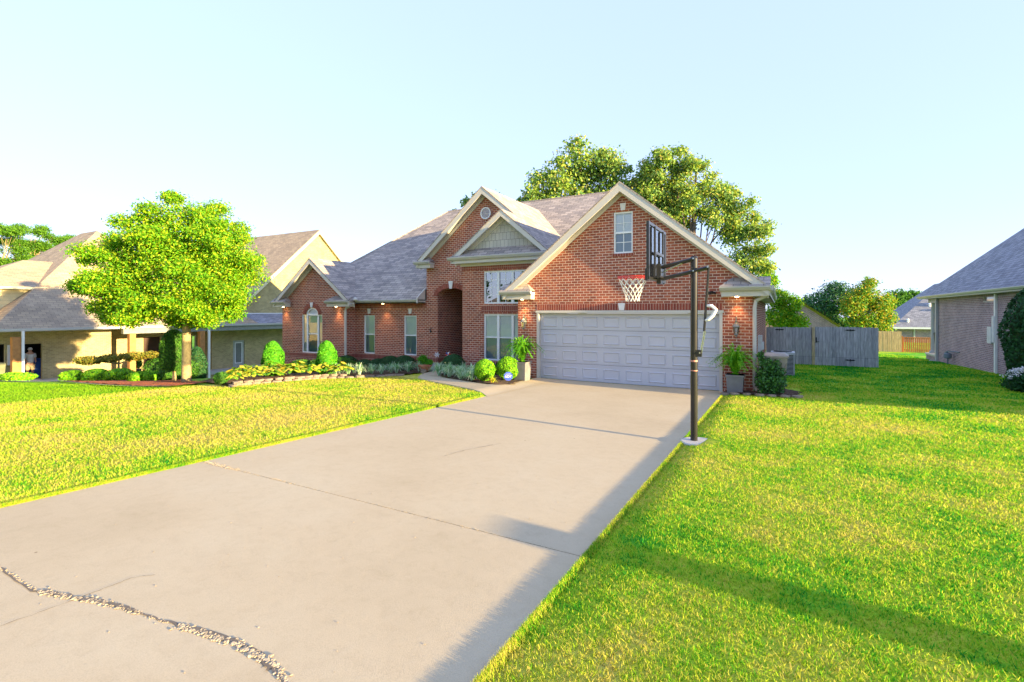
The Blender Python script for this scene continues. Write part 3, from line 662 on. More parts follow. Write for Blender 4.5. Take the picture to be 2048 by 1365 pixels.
# main hip roof
e = 2.72; rz = 7.85
c00 = (-22.6, 16.5, e); c10 = (-.25, 16.5, e); c11 = (-.25, 28.9, e); c01 = (-22.6, 28.9, e); ra = (-16.4, 22.7, rz); rb = (-6.45, 22.7, rz)
zq = rzm(17.12); s = MB().add([c00, (-13.5, 16.5, e), (-13.5, 17.12, zq), (-7.6, 17.12, zq), (-7.6, 16.5, e), c10, c11, c01, ra, rb], [(0, 1, 2, 8), (2, 3, 9, 8), (3, 4, 5, 9), (5, 6, 9), (6, 7, 8, 9), (7, 0, 8)])
s.slab([(-22.6, 16.5, e-.004), (-22.6, 28.9, e-.004), (-13.5, 28.9, e-.004), (-13.5, 16.5, e-.004)][::-1], .05)
obj('main_roof', s, M['shingle'], HS)
s = MB().tube([Vector(ra), Vector(rb)], .05, 6); s.tube([Vector(ra), Vector(c00)], .04, 6); s.tube([Vector(rb), Vector(c10)], .04, 6); obj('ridge_cap', s, M['shingle'], HS)
# left wing wall and entry gable wall, one plane
YA = 17.0; ap = (-10.43, 7.2)
arch = [(-12.86, -.02), (-11.42, -.02)] + [(-12.14+.72*math.cos(t), 2.86+.33*math.sin(t)) for t in [PI*k/14 for k in range(15)]]
wA = [rect(-17.14, -16.46, .25, 2.03), rect(-14.71, -14.0, .27, 2.02)]
wall(HS, 'left_wing_wall', [(-17.7, -.7), (-13.45, -.7), (-13.45, 2.7), (-17.7, 2.7)], wA, YA, M['brick'])
aw = lambda x: 7.2-.86*abs(x+10.43)-.14 if x < -10.43 else 7.2-.84*abs(x+10.43)-.14
wall(HS, 'entry_wall', [(-13.45, -.7), (-6.9, -.7), (-6.9, aw(-6.9)), (-10.43, 7.06), (-13.45, aw(-13.45))], [arch], YA, M['brick'], .35)
obj('side_wall', MB().poly([(-13.45, 21, -.5), (-13.45, YA, -.5), (-13.45, YA, 4.5), (-13.45, 21, 4.5)]), M['brick'], HS)
for (a, b, z0, z1) in [(-17.14, -16.46, .25, 2.03), (-14.71, -14.0, .27, 2.02)]:
    window(HS, a, b, z0, z1, YA, grid=None); keystone(HS, (a+b)/2, 2.10, 2.33, YA, .13, .20)
obj('soldier_course', MB().box(-17.7, -12.87, YA-.008, YA-.001, .02, .22), M['soldier'], HS)
obj('soldier_course', MB().box(-17.7, -13.45, YA-.008, YA-.001, 2.36, 2.56), M['soldier'], HS)
# arch ring
ring = MB(); n = 22
for k in range(n):
    t0, t1 = PI*k/n, PI*(k+1)/n
    t1 -= .02
    for (ra_, rb_) in ((0, .0),):
        P = [(-12.14+(.72+q)*math.cos(t), 2.86+(.33+q)*math.sin(t)) for q, t in ((0, t0), (.20, t0), (.20, t1), (0, t1))]
        ring.prism([(p[0], YA-.03, p[1]) for p in P], (0, .04, 0))
obj('arch_brick', ring, M['archbrick'] if 'archbrick' in M else M['terra_brick'] if 'terra_brick' in M else plain('arch_brick', (.30, .085, .055), .85, var=.3, scale=9), HS)
keystone(HS, -12.14, 3.16, 3.48, YA-.025, .13, .22)
# entry passage
s = MB(); s.poly([(-12.86, YA+.34, -.02), (-12.86, 23, -.02), (-12.86, 23, 3.3), (-12.86, YA+.34, 3.3)][::-1]); s.poly([(-11.42, YA+.34, -.02), (-11.42, 23, -.02), (-11.42, 23, 3.3), (-11.42, YA+.34, 3.3)]); s.poly([(-12.86, 23, -.02), (-11.42, 23, -.02), (-11.42, 23, 3.3), (-12.86, 23, 3.3)])
obj('entry_passage', s, M['brick'], HS)
obj('entry_ceiling', MB().box(-12.9, -11.4, YA+.35, 23, 3.22, 3.26), M['darkdoor'], HS)
obj('soldier_course', MB().box(-12.86, -12.852, YA+.02, 20, .02, .22), M['soldier'], HS)
fd = obj('front_door', MB().box(-12.6, -11.68, 22.92, 22.97, 0, 2.05), M['darkdoor'], HS); obj('handle', MB().tube([(-11.78, 22.86, 1.0), (-11.78, 22.86, 1.15)], .012, 6), M['chrome'], fd)
obj('porch_slab', MB().box(-13.2, -11.44, YA-.35, YA-.002, -.6, -.02).box(-12.87, -11.41, YA, 23, -.6, -.02), M['slabgrey'], HS)
s = MB().tube([(-13.2, YA-.01, 1.45), (-13.2, YA-.10, 1.42), (-13.15, YA-.10, 1.36)], .02, 6); s.lathe((-13.15, YA-.10, 1.30), [(.03, 0), (.045, .06), (.02, .09)], 8); obj('wall_hook', s, M['iron'], HS)
# round gable vent
s = MB(); n = 24
for k in range(n):
    t0, t1 = 2*PI*k/n, 2*PI*(k+1)/n
    s.prism([(-10.43+r_*math.cos(t), YA-.05, 6.17+r_*math.sin(t)) for r_, t in ((.20, t0), (.24, t0), (.24, t1), (.20, t1))], (0, .05, 0))
for k in range(-5, 6):
    h_ = math.sqrt(max(0, .2**2-(k*.034)**2)); zz = 6.17+k*.034; s.hexa([(-10.43-h_, YA-.04, zz-.014), (-10.43+h_, YA-.04, zz-.014), (-10.43+h_, YA-.004, zz), (-10.43-h_, YA-.004, zz)], [(-10.43-h_, YA-.04, zz-.008), (-10.43+h_, YA-.04, zz-.008), (-10.43+h_, YA-.004, zz+.014), (-10.43-h_, YA-.004, zz+.014)])
obj('gable_vent', s, M['white'], HS)
YAf = 16.65
s = MB(); zl = 7.2-.86*3.32
s.slab([(-13.75, YAf, zl), (-10.43, YAf, 7.2), (-10.43, 22.0, 7.2), (-13.75, 18.7, zl)][::-1], .05)
s.slab([(-10.43, YAf, 7.2), (-8.93, YAf, 5.945), (-8.93, 15.55, 5.945), (-6.75, 15.55, 4.11), (-6.75, 18.4, 4.11), (-10.43, 22.0, 7.2)][::-1], .05)
obj('entry_roof', s, M['shingle'], HS)
rake(HS, -13.75, zl, -10.43, 7.2, -8.9, 5.92, YAf+.01, YA)
eave_return(HS, -13.85, -13.0, YAf, YA, zl-.02, 1)
# bay with the shake gable
YB = 15.9
wB = [rect(-9.85, -8.02, .36, 2.10), rect(-9.85, -8.02, 2.49, 3.72)]
wall(HS, 'bay_wall', [(-10.83, -.5), (-6.92, -.5), (-6.92, 4.05), (-10.83, 4.05)], wB, YB, M['brick'])
s = MB().poly([(-10.83, YA, -.5), (-10.83, YB, -.5), (-10.83, YB, 4.05), (-10.83, YA, 4.05)]); obj('side_wall', s, M['brick'], HS); obj('side_wall', MB().poly([(-6.92, YB, -.5), (-6.92, YA, -.5), (-6.92, YA, 4.1), (-6.92, YB, 4.1)]), M['brick'], HS)
window(HS, -9.85, -8.02, .36, 2.10, YB, cols=3, hung=True, fw=.055)
window(HS, -9.85, -8.02, 2.49, 3.72, YB, cols=3, hung=False, grid=(2, 4), glass='glass_dark', dark=True, fw=.055)
obj('soldier_course', MB().box(-9.95, -7.9, YB-.008, YB-.001, 2.17, 2.40), M['soldier'], HS); obj('soldier_course', MB().box(-10.83, -6.93, YB-.008, YB-.001, 3.78, 4.0), M['soldier'], HS)
obj('soldier_course', MB().box(-10.83, -9.9, YB-.008, YB-.001, .02, .22), M['soldier'], HS)
bs_ = lambda x: 5.945-.76*abs(x+8.93) if x < -8.93 else 5.945-.84*abs(x+8.93)
s = MB().poly([(-10.75, YB, 4.35), (-6.95, YB, 4.35), (-6.95, YB, bs_(-6.95)-.05), (-8.93, YB, 5.88), (-10.75, YB, bs_(-10.75)-.05)]); obj('shake_gable', s, M['shake'], HS)
s = MB().slab([(-11.15, 15.5, 4.27), (-6.75, 15.5, 4.27), (-6.95, YB-.004, 4.60), (-10.9, YB-.004, 4.60)], .03); obj('pent_roof', s, M['shingle'], HS)
gutter_x(HS, -11.25, -6.6, 15.5, 4.27); s = MB().box(-11.1, -6.75, 15.56, YB, 4.03, 4.14); s.box(-10.9, -6.9, YB-.05, YB-.001, 3.93, 4.03); obj('soffit', s, M['trim'], HS)
s = MB().slab([(-11.15, 15.55, 4.26), (-8.93, 15.55, 5.945), (-8.93, 17.1, 5.945), (-11.15, 17.0, 4.26)][::-1], .05); obj('bay_roof', s, M['shingle'], HS)
rake(HS, -11.15, 4.26, -8.93, 5.945, -6.75, 4.11, 15.56, YB, h=.17)
# small left gable
YS = 16.43; sp = (-19.8, 4.78)
ctr = [(-20.40, 2.03)] 
arcw = [(-20.0+.42*math.cos(t), 2.05+.34*math.sin(t)) for t in [PI*k/12 for k in range(13)]]
hole = [(-20.73, .19), (-19.29, .19), (-19.29, 2.05)] + arcw + [(-20.73, 2.05)]
sw = lambda x: 4.78-.79*abs(x+19.8)-.14
wall(HS, 'left_gable_wall', [(-22.2, -.9), (-17.7, -.9), (-17.7, sw(-17.7)), (-19.8, 4.64), (-22.2, sw(-22.2))], [hole], YS, M['brick'])
s = MB().poly([(-17.7, YS, -.9), (-17.7, YA, -.9), (-17.7, YA, 2.75), (-17.7, YS, 2.75)]); obj('side_wall', s, M['brick'], HS); obj('side_wall', MB().poly([(-22.2, 28.5, -1.5), (-22.2, YS, -1.5), (-22.2, YS, 2.75), (-22.2, 28.5, 2.75)]), M['brick'], HS)
wo = window(HS, -20.73, -19.29, .19, 2.05, YS, hung=False, vmull=[-20.73, -20.38, -19.62, -19.29])
obj('meeting_rail', MB().box(-20.34, -19.66, YS+.034, YS+.096, 1.09, 1.14), M['white'], wo)
s = MB().box(-20.42, -19.58, YS+.02, YS+.09, 2.02, 2.10)
n = 12
for k in range(n):
    t0, t1 = PI*k/n, PI*(k+1)/n
    s.prism([(-20.0+(.42-q)*math.cos(t), YS+.03, 2.05+(.34-q)*math.sin(t)) for q, t in ((0.07, t0), (0, t0), (0, t1), (.07, t1))], (0, .06, 0))
obj('arched_sash', s, M['white'], wo)
s = MB(); s.poly([(-20.0+.40*math.cos(t), YS+.07, 2.06+.32*math.sin(t)) for t in [PI*k/12 for k in range(13)]]); obj('arched_pane', s, M['glass'], wo); obj('arched_blind', MB().poly([(-20.0+.41*math.cos(t), YS+.11, 2.05+.33*math.sin(t)) for t in [PI*k/12 for k in range(13)]]), M['blind'], wo)
obj('screened_blind', MB().box(-20.33, -19.67, YS+.10, YS+.106, .24, 1.1), M['blind_low'], wo)
ring = MB(); n = 18
for k in range(n):
    t0, t1 = PI*k/n, PI*(k+1)/n-.03
    ring.prism([(-20.0+(.44+q)*math.cos(t), YS-.025, 2.07+(.36+q)*math.sin(t)) for q, t in ((0, t0), (.20, t0), (.20, t1), (0, t1))], (0, .03, 0))
obj('arch_brick', ring, plain('arch_brick_small', (.30, .085, .055), .85, var=.3, scale=9), HS)
keystone(HS, -20.0, 2.40, 2.64, YS-.02, .12, .2)
obj('soldier_course', MB().box(-22.2, -17.7, YS-.008, YS-.001, -.06, .14), M['soldier'], HS)
obj('soldier_course', MB().box(-17.70, -17.692, YS+.001, YA-.01, .02, .22), M['soldier'], HS)
YSf = 16.08; zs = 2.70
s = MB().slab([(-22.45, YSf, zs), (sp[0], YSf, sp[1]), (sp[0], 19.1, sp[1]), (-22.45, 16.6, zs)][::-1], .05); s.slab([(sp[0], YSf, sp[1]), (-17.15, YSf, zs), (-17.15, 16.6, zs), (sp[0], 19.1, sp[1])][::-1], .05); obj('left_gable_roof', s, M['shingle'], HS)
rake(HS, -22.45, zs, sp[0], sp[1], -17.15, zs, YSf+.01, YS, h=.18)
eave_return(HS, -22.6, -21.55, YSf, YS, 2.69, 1); eave_return(HS, -18.7, -17.2, YSf, YS, 2.69, -1)
gutter_x(HS, -17.12, -13.55, 16.5, 2.72)
s = MB().box(-17.2, -13.5, 16.5, YA, 2.56, 2.60); s.box(-17.2, -13.5, 16.50, 16.53, 2.56, 2.68); s.prism([(-13.56, 16.44, 2.56), (-13.56, 16.98, 2.56), (-13.56, 16.98, 3.2), (-13.56, 16.44, 2.78)], (.06, 0, 0)); obj('soffit', s, M['trim'], HS)
downspout(HS, [(-17.2, 16.42, 2.62), (-17.3, 16.40, 2.50), (-17.62, 16.36, 2.36), (-17.66, 16.36, 2.2), (-17.66, 16.36, -.5)], 'trim', .055)
s = MB().lathe((-17.05, 16.38, 2.70), [(.10, 0), (.11, .05), (.08, .12), (.02, .15)], 12); obj('vent_cap', s, M['trim'], HS, smooth=True)
# soffit lamps
for (x, y, z) in ((-1.0, 14.42, 2.595), (-7.45, 14.42, 2.595), (-18.15, 16.25, 2.425), (-21.9, 16.25, 2.425), (-15.7, 16.72, 2.555)):
    s = MB().lathe((x, y, z), [(.05, -.012), (.05, 0)], 12); obj('soffit_lamp', s, M['bulb'], HS)
    pl = bpy.data.lights.new('soffit_lamp_light', 'SPOT'); pl.energy = 9; pl.color = (1, .55, .2); pl.spot_size = 1.5; pl.spot_blend = .8; pl.shadow_soft_size = .04
    po = bpy.data.objects.new('soffit_lamp_light', pl); C.objects.link(po); po.location = (x, y, z-.03); po.parent = HS; po.location = Vector((x, y, z-.03))-HS.location
# security camera by the right return
s = MB().tube([(-1.55, YG-.02, 2.70), (-1.6, YG-.12, 2.72)], .03, 8); s.tube([(-1.62, YG-.08, 2.72), (-1.70, YG-.22, 2.70)], .045, 8); obj('security_camera', s, M['iron'], HS)

# ------------------------------------------------------------------ basketball hoop
PX, PY = -1.13, 7.82; pz = ground(PX, PY)
HP = thing('basketball_hoop', 'black pole basketball hoop with clear backboard at the right edge of the driveway', 'basketball hoop', (PX, PY, dz(PY)))
obj('pole', MB().tube([(PX, PY, dz(PY)-.05), (PX, PY, 2.99)], .051, 20).tube([(PX, PY, 2.99), (PX, PY, 3.03)], [.055, .04], 20), M['pole'], HP, smooth=False)
fs_ = plain('faded_sticker', (.45, .2, .16), .5)
for a, b in ((1.44, 1.465), (1.30, 1.315)): obj('pole_sticker', MB().tube([(PX, PY, a), (PX, PY, b)], .052, 20, False), fs_, HP)
bx = -1.68; b0, b1 = 7.21, 8.43; z0, z1 = 2.66, 3.51
s = MB()
for a, b, c_, d_ in ((b0, b0+.045, z0, z1), (b1-.045, b1, z0, z1), (b0+.045, b1-.045, z0, z0+.045), (b0+.045, b1-.045, z1-.045, z1)): s.box(bx-.02, bx+.02, a, b, c_, d_)
s.box(bx+.02, bx+.05, b0+.30, b0+.34, z0+.04, z1-.04); s.box(bx+.02, bx+.05, b1-.34, b1-.30, z0+.04, z1-.04); s.box(bx+.02, bx+.05, b0+.34, b1-.34, 3.06, 3.10)
s.box(bx-.035, bx+.0, b0-.015, b0+.06, z0-.015, z0+.16); s.box(bx-.035, bx+.0, b1-.06, b1+.015, z0-.015, z0+.16)
bb = obj('backboard_frame', s, M['black'], HP)
obj('backboard_pane', MB().box(bx-.006, bx+.004, b0+.04, b1-.04, z0+.04, z1-.04), M['acrylic'], bb)
yc = 7.82; s = MB()
for a, b in ((yc-.30, yc-.28), (yc+.28, yc+.30)): s.box(bx-.010, bx-.0065, a, b, 2.80, 3.22)
s.box(bx-.010, bx-.0065, yc-.28, yc+.28, 3.20, 3.22); s.box(bx-.010, bx-.0065, yc-.28, yc+.28, 2.80, 2.82); obj('target_square', s, M['white'], bb)
s = MB()
for sg in (-.055, .055):
    s.tube([(-1.64, PY+sg, 2.87), (PX, PY+sg, 2.985)], .024, 8); s.tube([(-1.64, PY+sg, 2.69), (PX, PY+sg, 2.80), (-.92, PY+sg, 2.85)], .024, 8)
s.box(-1.665, -1.60, PY-.09, PY+.09, 2.62, 2.93); s.box(-1.63, -1.56, b0+.30, b1-.30, 2.70, 2.73)
obj('arm', s, M['black'], HP)
obj('brace_rod', MB().tube([(-1.60, PY, 2.80), (-1.30, PY, 2.93)], .009, 6), M['chrome'], HP)
for (x, z) in ((-1.63, 2.87), (PX, 2.985), (-1.63, 2.69), (PX, 2.80), (-.93, 2.85), (-1.04, 1.58)):
    obj('bolt', MB().tube([(x, PY-.085, z), (x, PY+.085, z)], .013, 8), M['chrome'], HP)
s = MB().tube([(-.92, PY-.02, 2.86), (-.985, PY-.02, 1.90)], .018, 8); s.box(PX+.03, -1.02, PY-.045, PY+.045, 1.52, 1.62); st = obj('height_strut', s, M['black'], HP)
obj('strut_rod', MB().tube([(-.985, PY-.02, 1.90), (-1.04, PY-.02, 1.58)], .011, 8).tube([(-.965, PY-.02, 1.90), (-1.02, PY-.02, 1.58)], .006, 8), M['chrome'], st)
hn = [(-.945, PY-.02, 2.28), (-.88, PY-.02, 2.275), (-.82, PY-.02, 2.22), (-.86, PY-.02, 2.14), (-.92, PY-.02, 2.08), (-.97, PY-.02, 2.06)]
obj('height_handle', MB().tube(hn, [.022, .026, .026, .026, .026, .022], 8), M['white'], st, smooth=True)
rc = Vector((bx-.15-.228, PY, 2.745)); s = MB(); n = 32
pts = [rc+Vector((math.cos(2*PI*k/n)*.228, math.sin(2*PI*k/n)*.228, 0)) for k in range(n+1)]; s.tube(pts, .010, 7, False); s.tube([p+Vector((0, 0, -.03)) for p in pts], .007, 6, False)
s.box(bx-.16, bx-.02, PY-.07, PY+.07, 2.735, 2.75); s.box(bx-.04, bx-.02, PY-.08, PY+.08, 2.66, 2.76)
rm = obj('rim', s, M['red'], HP, smooth=False)
s = MB(); nn_ = 12; rows_ = 6
def npnt(i, k):
    t = 2*PI*(i+.5*(k % 2))/nn_; f = k/rows_; r_ = .222*(1-f)+.115*f if k < rows_ else .125; r_ = .222-.115*min(1, f*1.25)
    return rc+Vector((math.cos(t)*r_, math.sin(t)*r_, -.02-.37*f))
for i in range(nn_):
    for k in range(rows_):
        j0 = i; s.tube([npnt(i, k), npnt(i if k % 2 == 0 else i+1, k+1)], .0055, 4, False); s.tube([npnt(i, k), npnt(i-1 if k % 2 == 0 else i, k+1)], .0055, 4, False)
obj('net', s, M['net'], rm)
struct(obj('pole_footing', MB().lathe((PX+.07, PY-.01, dz(PY)), [(.27, -.1), (.27, .04), (.25, .052), (.01, .055)], 20), M['slabgrey']))

# ------------------------------------------------------------------ planters, bin, condenser
def potted_fern(label, x, y, z, pw, ph, fl, n, seed):
    t = thing('potted_fern', label, 'potted plant', (x, y, z), None)
    s = MB().frustum4((x, y), pw*.42, pw*.5, z, z+ph); s.frustum4((x, y), pw*.53, pw*.53, z+ph-.05, z+ph); obj('pot', s, M['tanpot'], t)
    fb = blades_clump(x, y, z+ph-.04, n, fl, .014, seed, 1.0, .85, 6)
    # leaflets along each frond
    r = rng(seed+1); q = []
    fronds = [fb.v[i*14:(i+1)*14] for i in range(n)]
    for fr in fronds:
        for k in range(0, 13):
            i0 = min(k, 11)//2*2; a = (Vector(fr[i0])+Vector(fr[i0+1]))/2; b = (Vector(fr[i0+2])+Vector(fr[i0+3]))/2
            p = a.lerp(b, (k % 2)*.5+.2); dv = (b-a).normalized(); sd_ = dv.cross(Vector((0, 0, 1)))
            if sd_.length < .01: sd_ = Vector((1, 0, 0))
            sd_.normalize(); ll = .075*(1-.7*(k/13)); 
            for sg in (-1, 1):
                e_ = p+sd_*sg*ll+dv*ll*.5-Vector((0, 0, ll*.35)); wv = dv*.013; q += [p-wv, p+wv, e_+wv*.3, e_-wv*.3]
    npmesh('fronds', np.array([tuple(v) for v in q]), 4, M['fern'], t); obj('frond_stems', fb, M['fern'], t, uv=False)
    return t
potted_fern('fern in a square grey planter between the garage door and the right downspout', -1.02, 14.15, .03, .42, .52, 1.0, 130, 5)
potted_fern('fern in a square grey planter between the round shrubs and the garage door', -7.05, 13.65, .04, .42, .60, 1.05, 135, 9)
TB = thing('trash_bin', 'taupe wheeled trash bin standing behind the holly at the house corner', 'trash bin', (.02, 14.5, .07))
s = MB().hexa([(-.32, 14.28, .07), (.10, 14.28, .07), (.10, 14.75, .07), (-.32, 14.75, .07)], [(-.37, 14.2, 1.03), (.18, 14.2, 1.03), (.18, 14.85, 1.03), (-.37, 14.85, 1.03)]); obj('body', s, M['binbrown'], TB)
s = MB().box(-.40, .21, 14.17, 14.9, 1.03, 1.07); s.hexa([(-.39, 14.2, 1.07), (.20, 14.2, 1.07), (.20, 14.88, 1.07), (-.39, 14.88, 1.07)], [(-.32, 14.28, 1.12), (.12, 14.28, 1.12), (.12, 14.8, 1.12), (-.32, 14.8, 1.12)]); obj('lid', s, M['binbrown'], TB)
for sx in (-.32, .10): obj('wheel', MB().tube([(sx-.03, 14.82, .17), (sx+.03, 14.82, .17)], .11, 14), M['black'], TB)
AC = thing('air_conditioner', 'pale grey air conditioner condenser in the side yard beside the fence', 'air conditioner', (.1, 21.6, -.2))
s = MB()
for k in range(16): s.box(-.28, .50, 21.2, 21.98, -.16+k*.048, -.16+k*.048+.014)
for a in (-.28, .46):
    for b in (21.2, 21.94): s.box(a, a+.04, b, b+.04, -.2, .60)
s.box(-.29, .51, 21.19, 21.99, .58, .66); s.box(-.29, .51, 21.19, 21.99, -.26, -.19); obj('cabinet', s, M['acgrey'], AC)
obj('coil', MB().box(-.24, .46, 21.24, 21.94, -.18, .58), M['black'], AC); obj('fan_grille', MB().tube([(.11, 21.59, .66), (.11, 21.59, .70)], [.33, .28], 20), M['iron'], AC)

# security sign with a round headed octagon
SG = thing('yard_sign', 'small blue octagonal security sign with white lettering in the mulch', 'sign', (-6.98, 12.62, .06))
ctr_ = Vector((-6.98, 12.62, .30)); fx = Vector((.88, .47, 0)); s = MB(); pts = []
for k in range(8): t = PI/8+k*PI/4; pts.append(tuple(ctr_+fx*.135*math.cos(t)+Vector((0, 0, .135*math.sin(t)))))
s.prism(pts, (-.47*.012, .88*.012, 0)); bd = obj('board', s, M['signblue'], SG); obj('stake', MB().box(-6.99, -6.975, 12.625, 12.635, .0, .2), M['chrome'], SG)
def text(body, size, loc, rz, m, parent):
    cu = bpy.data.curves.new('lettering', 'FONT'); cu.body = body; cu.size = size; cu.align_x = 'CENTER'; cu.align_y = 'CENTER'; cu.extrude = .001
    o = bpy.data.objects.new('lettering', cu); C.objects.link(o); dg = bpy.context.evaluated_depsgraph_get(); me = bpy.data.meshes.new_from_object(o.evaluated_get(dg)); bpy.data.objects.remove(o)
    me.transform(Matrix.Translation(loc) @ Matrix.Rotation(rz, 4, 'Z') @ Matrix.Rotation(PI/2, 4, 'X')); return link('lettering', me, m, parent)
rzs = math.atan2(.47, .88); nf = Vector((.47, -.88, 0))*.003
text('ADT', .10, ctr_+nf+Vector((0, 0, -.01)), rzs, M['white'], bd); text('SECURITY', .032, ctr_+nf+Vector((0, 0, .065)), rzs, M['white'], bd)

# ------------------------------------------------------------------ garden plants
for x, y, rx, h, lb_, sd_ in ((-17.6, 12.6, .40, 1.36, 'lime green cone shrub at the left corner of the brick house', 21), (-15.6, 13.5, .38, 1.30, 'lime green cone shrub in front of the arched window, left of the downspout', 22)):
    shrub('cone_shrub', lb_, 'clipped cone shrubs by the house', x, y, rx, h, 6500, .042, M['arb'], sd_, 'cone')
for x, y, r_, h, lb_, sd_ in ((-7.95, 12.9, .32, .66, 'lime green ball shrub left of the blue sign', 31), (-7.45, 13.45, .37, .72, 'lime green ball shrub between its lower twin and the grey planter', 32)):
    shrub('ball_shrub', lb_, 'clipped ball shrubs by the walk', x, y, r_, h, 5200, .022, M['lime'], sd_)
dk = [(-17.1, 15.9, .48, .62, 'dark boxwood right against the downspout'), (-16.2, 16.1, .40, .42, 'low dark boxwood under the narrow window next to the downspout'), (-15.5, 16.2, .38, .46, 'dark boxwood midway between the two narrow windows'),
      (-14.8, 16.2, .48, .58, 'dark boxwood under the left edge of the second narrow window'), (-14.0, 16.2, .48, .60, 'dark boxwood at the right edge of the second narrow window'),
      (-10.55, 14.9, .42, .72, 'dark boxwood at the right side of the entry arch'), (-9.45, 15.3, .38, .50, 'dark boxwood under the left half of the bay window'), (-8.5, 15.2, .42, .48, 'dark boxwood behind the ball shrubs under the bay window')]
for i, (x, y, r_, h, lb_) in enumerate(dk): shrub('boxwood', lb_, 'dark boxwoods along the front wall', x, y, r_, h, 3200, .024, M['box'], 40+i, 'hedge')
for i, (x, y) in enumerate(((-18.4, 14.6), (-17.5, 14.9), (-16.7, 15.2))):
    shrub('low_shrub', ['leafy green shrub right of the left cone shrub', 'leafy green shrub midway between the two cone shrubs', 'leafy green shrub just left of the right cone shrub'][i], 'leafy shrubs under the arched window', x, y, .55, .55, 1500, .05, M['midleaf'], 60+i, 'hedge')
ordn = ['first', 'second', 'third', 'fourth', 'fifth', 'sixth', 'seventh', 'eighth', 'ninth', 'tenth', 'eleventh', 'twelfth', 'thirteenth', 'fourteenth', 'fifteenth', 'sixteenth', 'seventeenth', 'eighteenth', 'nineteenth', 'twentieth']
protos = []
for k in range(3):
    t = thing('liriope', 'x', 'grass clump', (0, 0, 0), 'striped grass clumps edging the beds'); obj('leaves', blades_clump(0, 0, 0, 150, .60, .011, 70+k, 1.0, .85), M['liriope'], t, uv=False); protos.append(t)
row1 = [(-14.85, 13.25), (-14.55, 13.6), (-14.1, 13.75), (-13.95, 14.25), (-13.5, 14.3), (-13.1, 14.7), (-12.95, 15.2), (-12.7, 15.6), (-13.6, 14.95)]
row2 = [(-10.75, 14.3), (-10.2, 14.15), (-9.9, 13.75), (-9.4, 13.6), (-9.1, 13.25), (-8.6, 13.2), (-8.4, 12.85), (-9.0, 13.75), (-9.7, 14.3)]
k = 0
for rw, desc in ((row1, 'striped grass clump left of the walk, {} counting from the right cone shrub'), (row2, 'striped grass clump right of the walk, {} counting from the entry')):
    for i, (x, y) in enumerate(rw):
        loc = (x, y, ground(x, y)+.03); lb_ = desc.format(ordn[i])
        if k < 3: protos[k].location = loc; protos[k]['label'] = lb_
        else: copy_tree(protos[k % 3], loc, lb_, random.random()*6, random.uniform(.85, 1.1))
        k += 1
t = thing('liriope', 'small yellowish grass clump alone in the mulch next to the blue sign', 'grass clump', (-7.45, 12.5, ground(-7.45, 12.5)+.03)); obj('leaves', blades_clump(-7.45, 12.5, ground(-7.45, 12.5)+.03, 50, .33, .012, 91, 1.0, .8), M['hosta'], t, uv=False)
# hostas: broad yellow leaves
def hosta_mesh(seed):
    r = rng(seed); mb = MB()
    for i in range(75):
        th = r.random()*2*PI; rr_ = .42*math.sqrt(r.random()); h_ = .16+.30*(1-rr_/.5)*(.5+.6*r.random())+.05; c_ = Vector((rr_*math.cos(th), rr_*math.sin(th), h_)); o = Vector((math.cos(th), math.sin(th), -.35)).normalized(); sdv = Vector((-math.sin(th), math.cos(th), r.normal()*.2)); l_ = .10*(.7+.6*r.random())
        mb.add([c_-o*l_, c_-o*l_*.2+sdv*l_*.55, c_+o*l_, c_-o*l_*.2-sdv*l_*.55, c_+Vector((0, 0, .012))], [(0, 4, 1), (1, 4, 2), (2, 4, 3), (3, 4, 0)])
    return mb
hp = []
for k in range(3):
    t = thing('hosta', 'x', 'hosta', (0, 0, 0), 'yellow hostas behind the stone edging'); obj('leaves', hosta_mesh(100+k), M['hosta'], t, uv=False); hp.append(t)
hpos = [(-15.55, 9.75), (-15.65, 10.45), (-15.55, 11.1), (-15.35, 11.7), (-15.1, 12.3), (-14.85, 12.75), (-16.2, 10.3), (-16.3, 11.0), (-16.1, 11.7), (-15.85, 12.35), (-16.95, 11.1), (-16.8, 11.9), (-14.35, 13.0), (-16.5, 12.5)]
for i, (x, y) in enumerate(hpos):
    loc = (x, y, ground(x, y)+.02); lb_ = 'yellow green hosta behind the stone edging, %s counting from the neighbour side' % ordn[i]
    if i < 3: hp[i].location = loc; hp[i]['label'] = lb_
    else: copy_tree(hp[i % 3], loc, lb_, random.random()*6, random.uniform(1.1, 1.35))
shrub('ball_shrub', 'dark green small ball shrub at the far left end of the stone edging', None, -15.6, 9.35, .22, .38, 1500, .025, M['midleaf'], 77)
# edging stones
def stone_mesh(seed, a, b, c_):
    r = random.Random(seed); mb = MB(); n = 9; V = []
    for lay, (rr_, zz) in enumerate(((.9, 0), (1, .45), (.86, 1))):
        for k in range(n): t = 2*PI*k/n; q = rr_*(1+r.uniform(-.16, .16)); V.append((a*q*math.cos(t), b*q*math.sin(t), c_*zz*(1+r.uniform(-.12, .12))))
    fs = [(l*n+k, l*n+(k+1) % n, (l+1)*n+(k+1) % n, (l+1)*n+k) for l in range(2) for k in range(n)]+[tuple(range(n-1, -1, -1)), tuple(range(2*n, 3*n))]
    return mb.add(V, fs)
edge = [(-14.85, 9.25), (-15.05, 9.5), (-15.1, 9.85), (-15.12, 10.2), (-15.1, 10.55), (-15.02, 10.9), (-14.9, 11.22), (-14.75, 11.5), (-14.65, 11.8), (-14.6, 12.1), (-14.5, 12.4), (-14.25, 12.6), (-13.95, 12.72), (-13.65, 12.85), (-13.35, 13.05), (-13.1, 13.3), (-12.85, 13.55), (-12.62, 13.85), (-12.45, 14.15)]
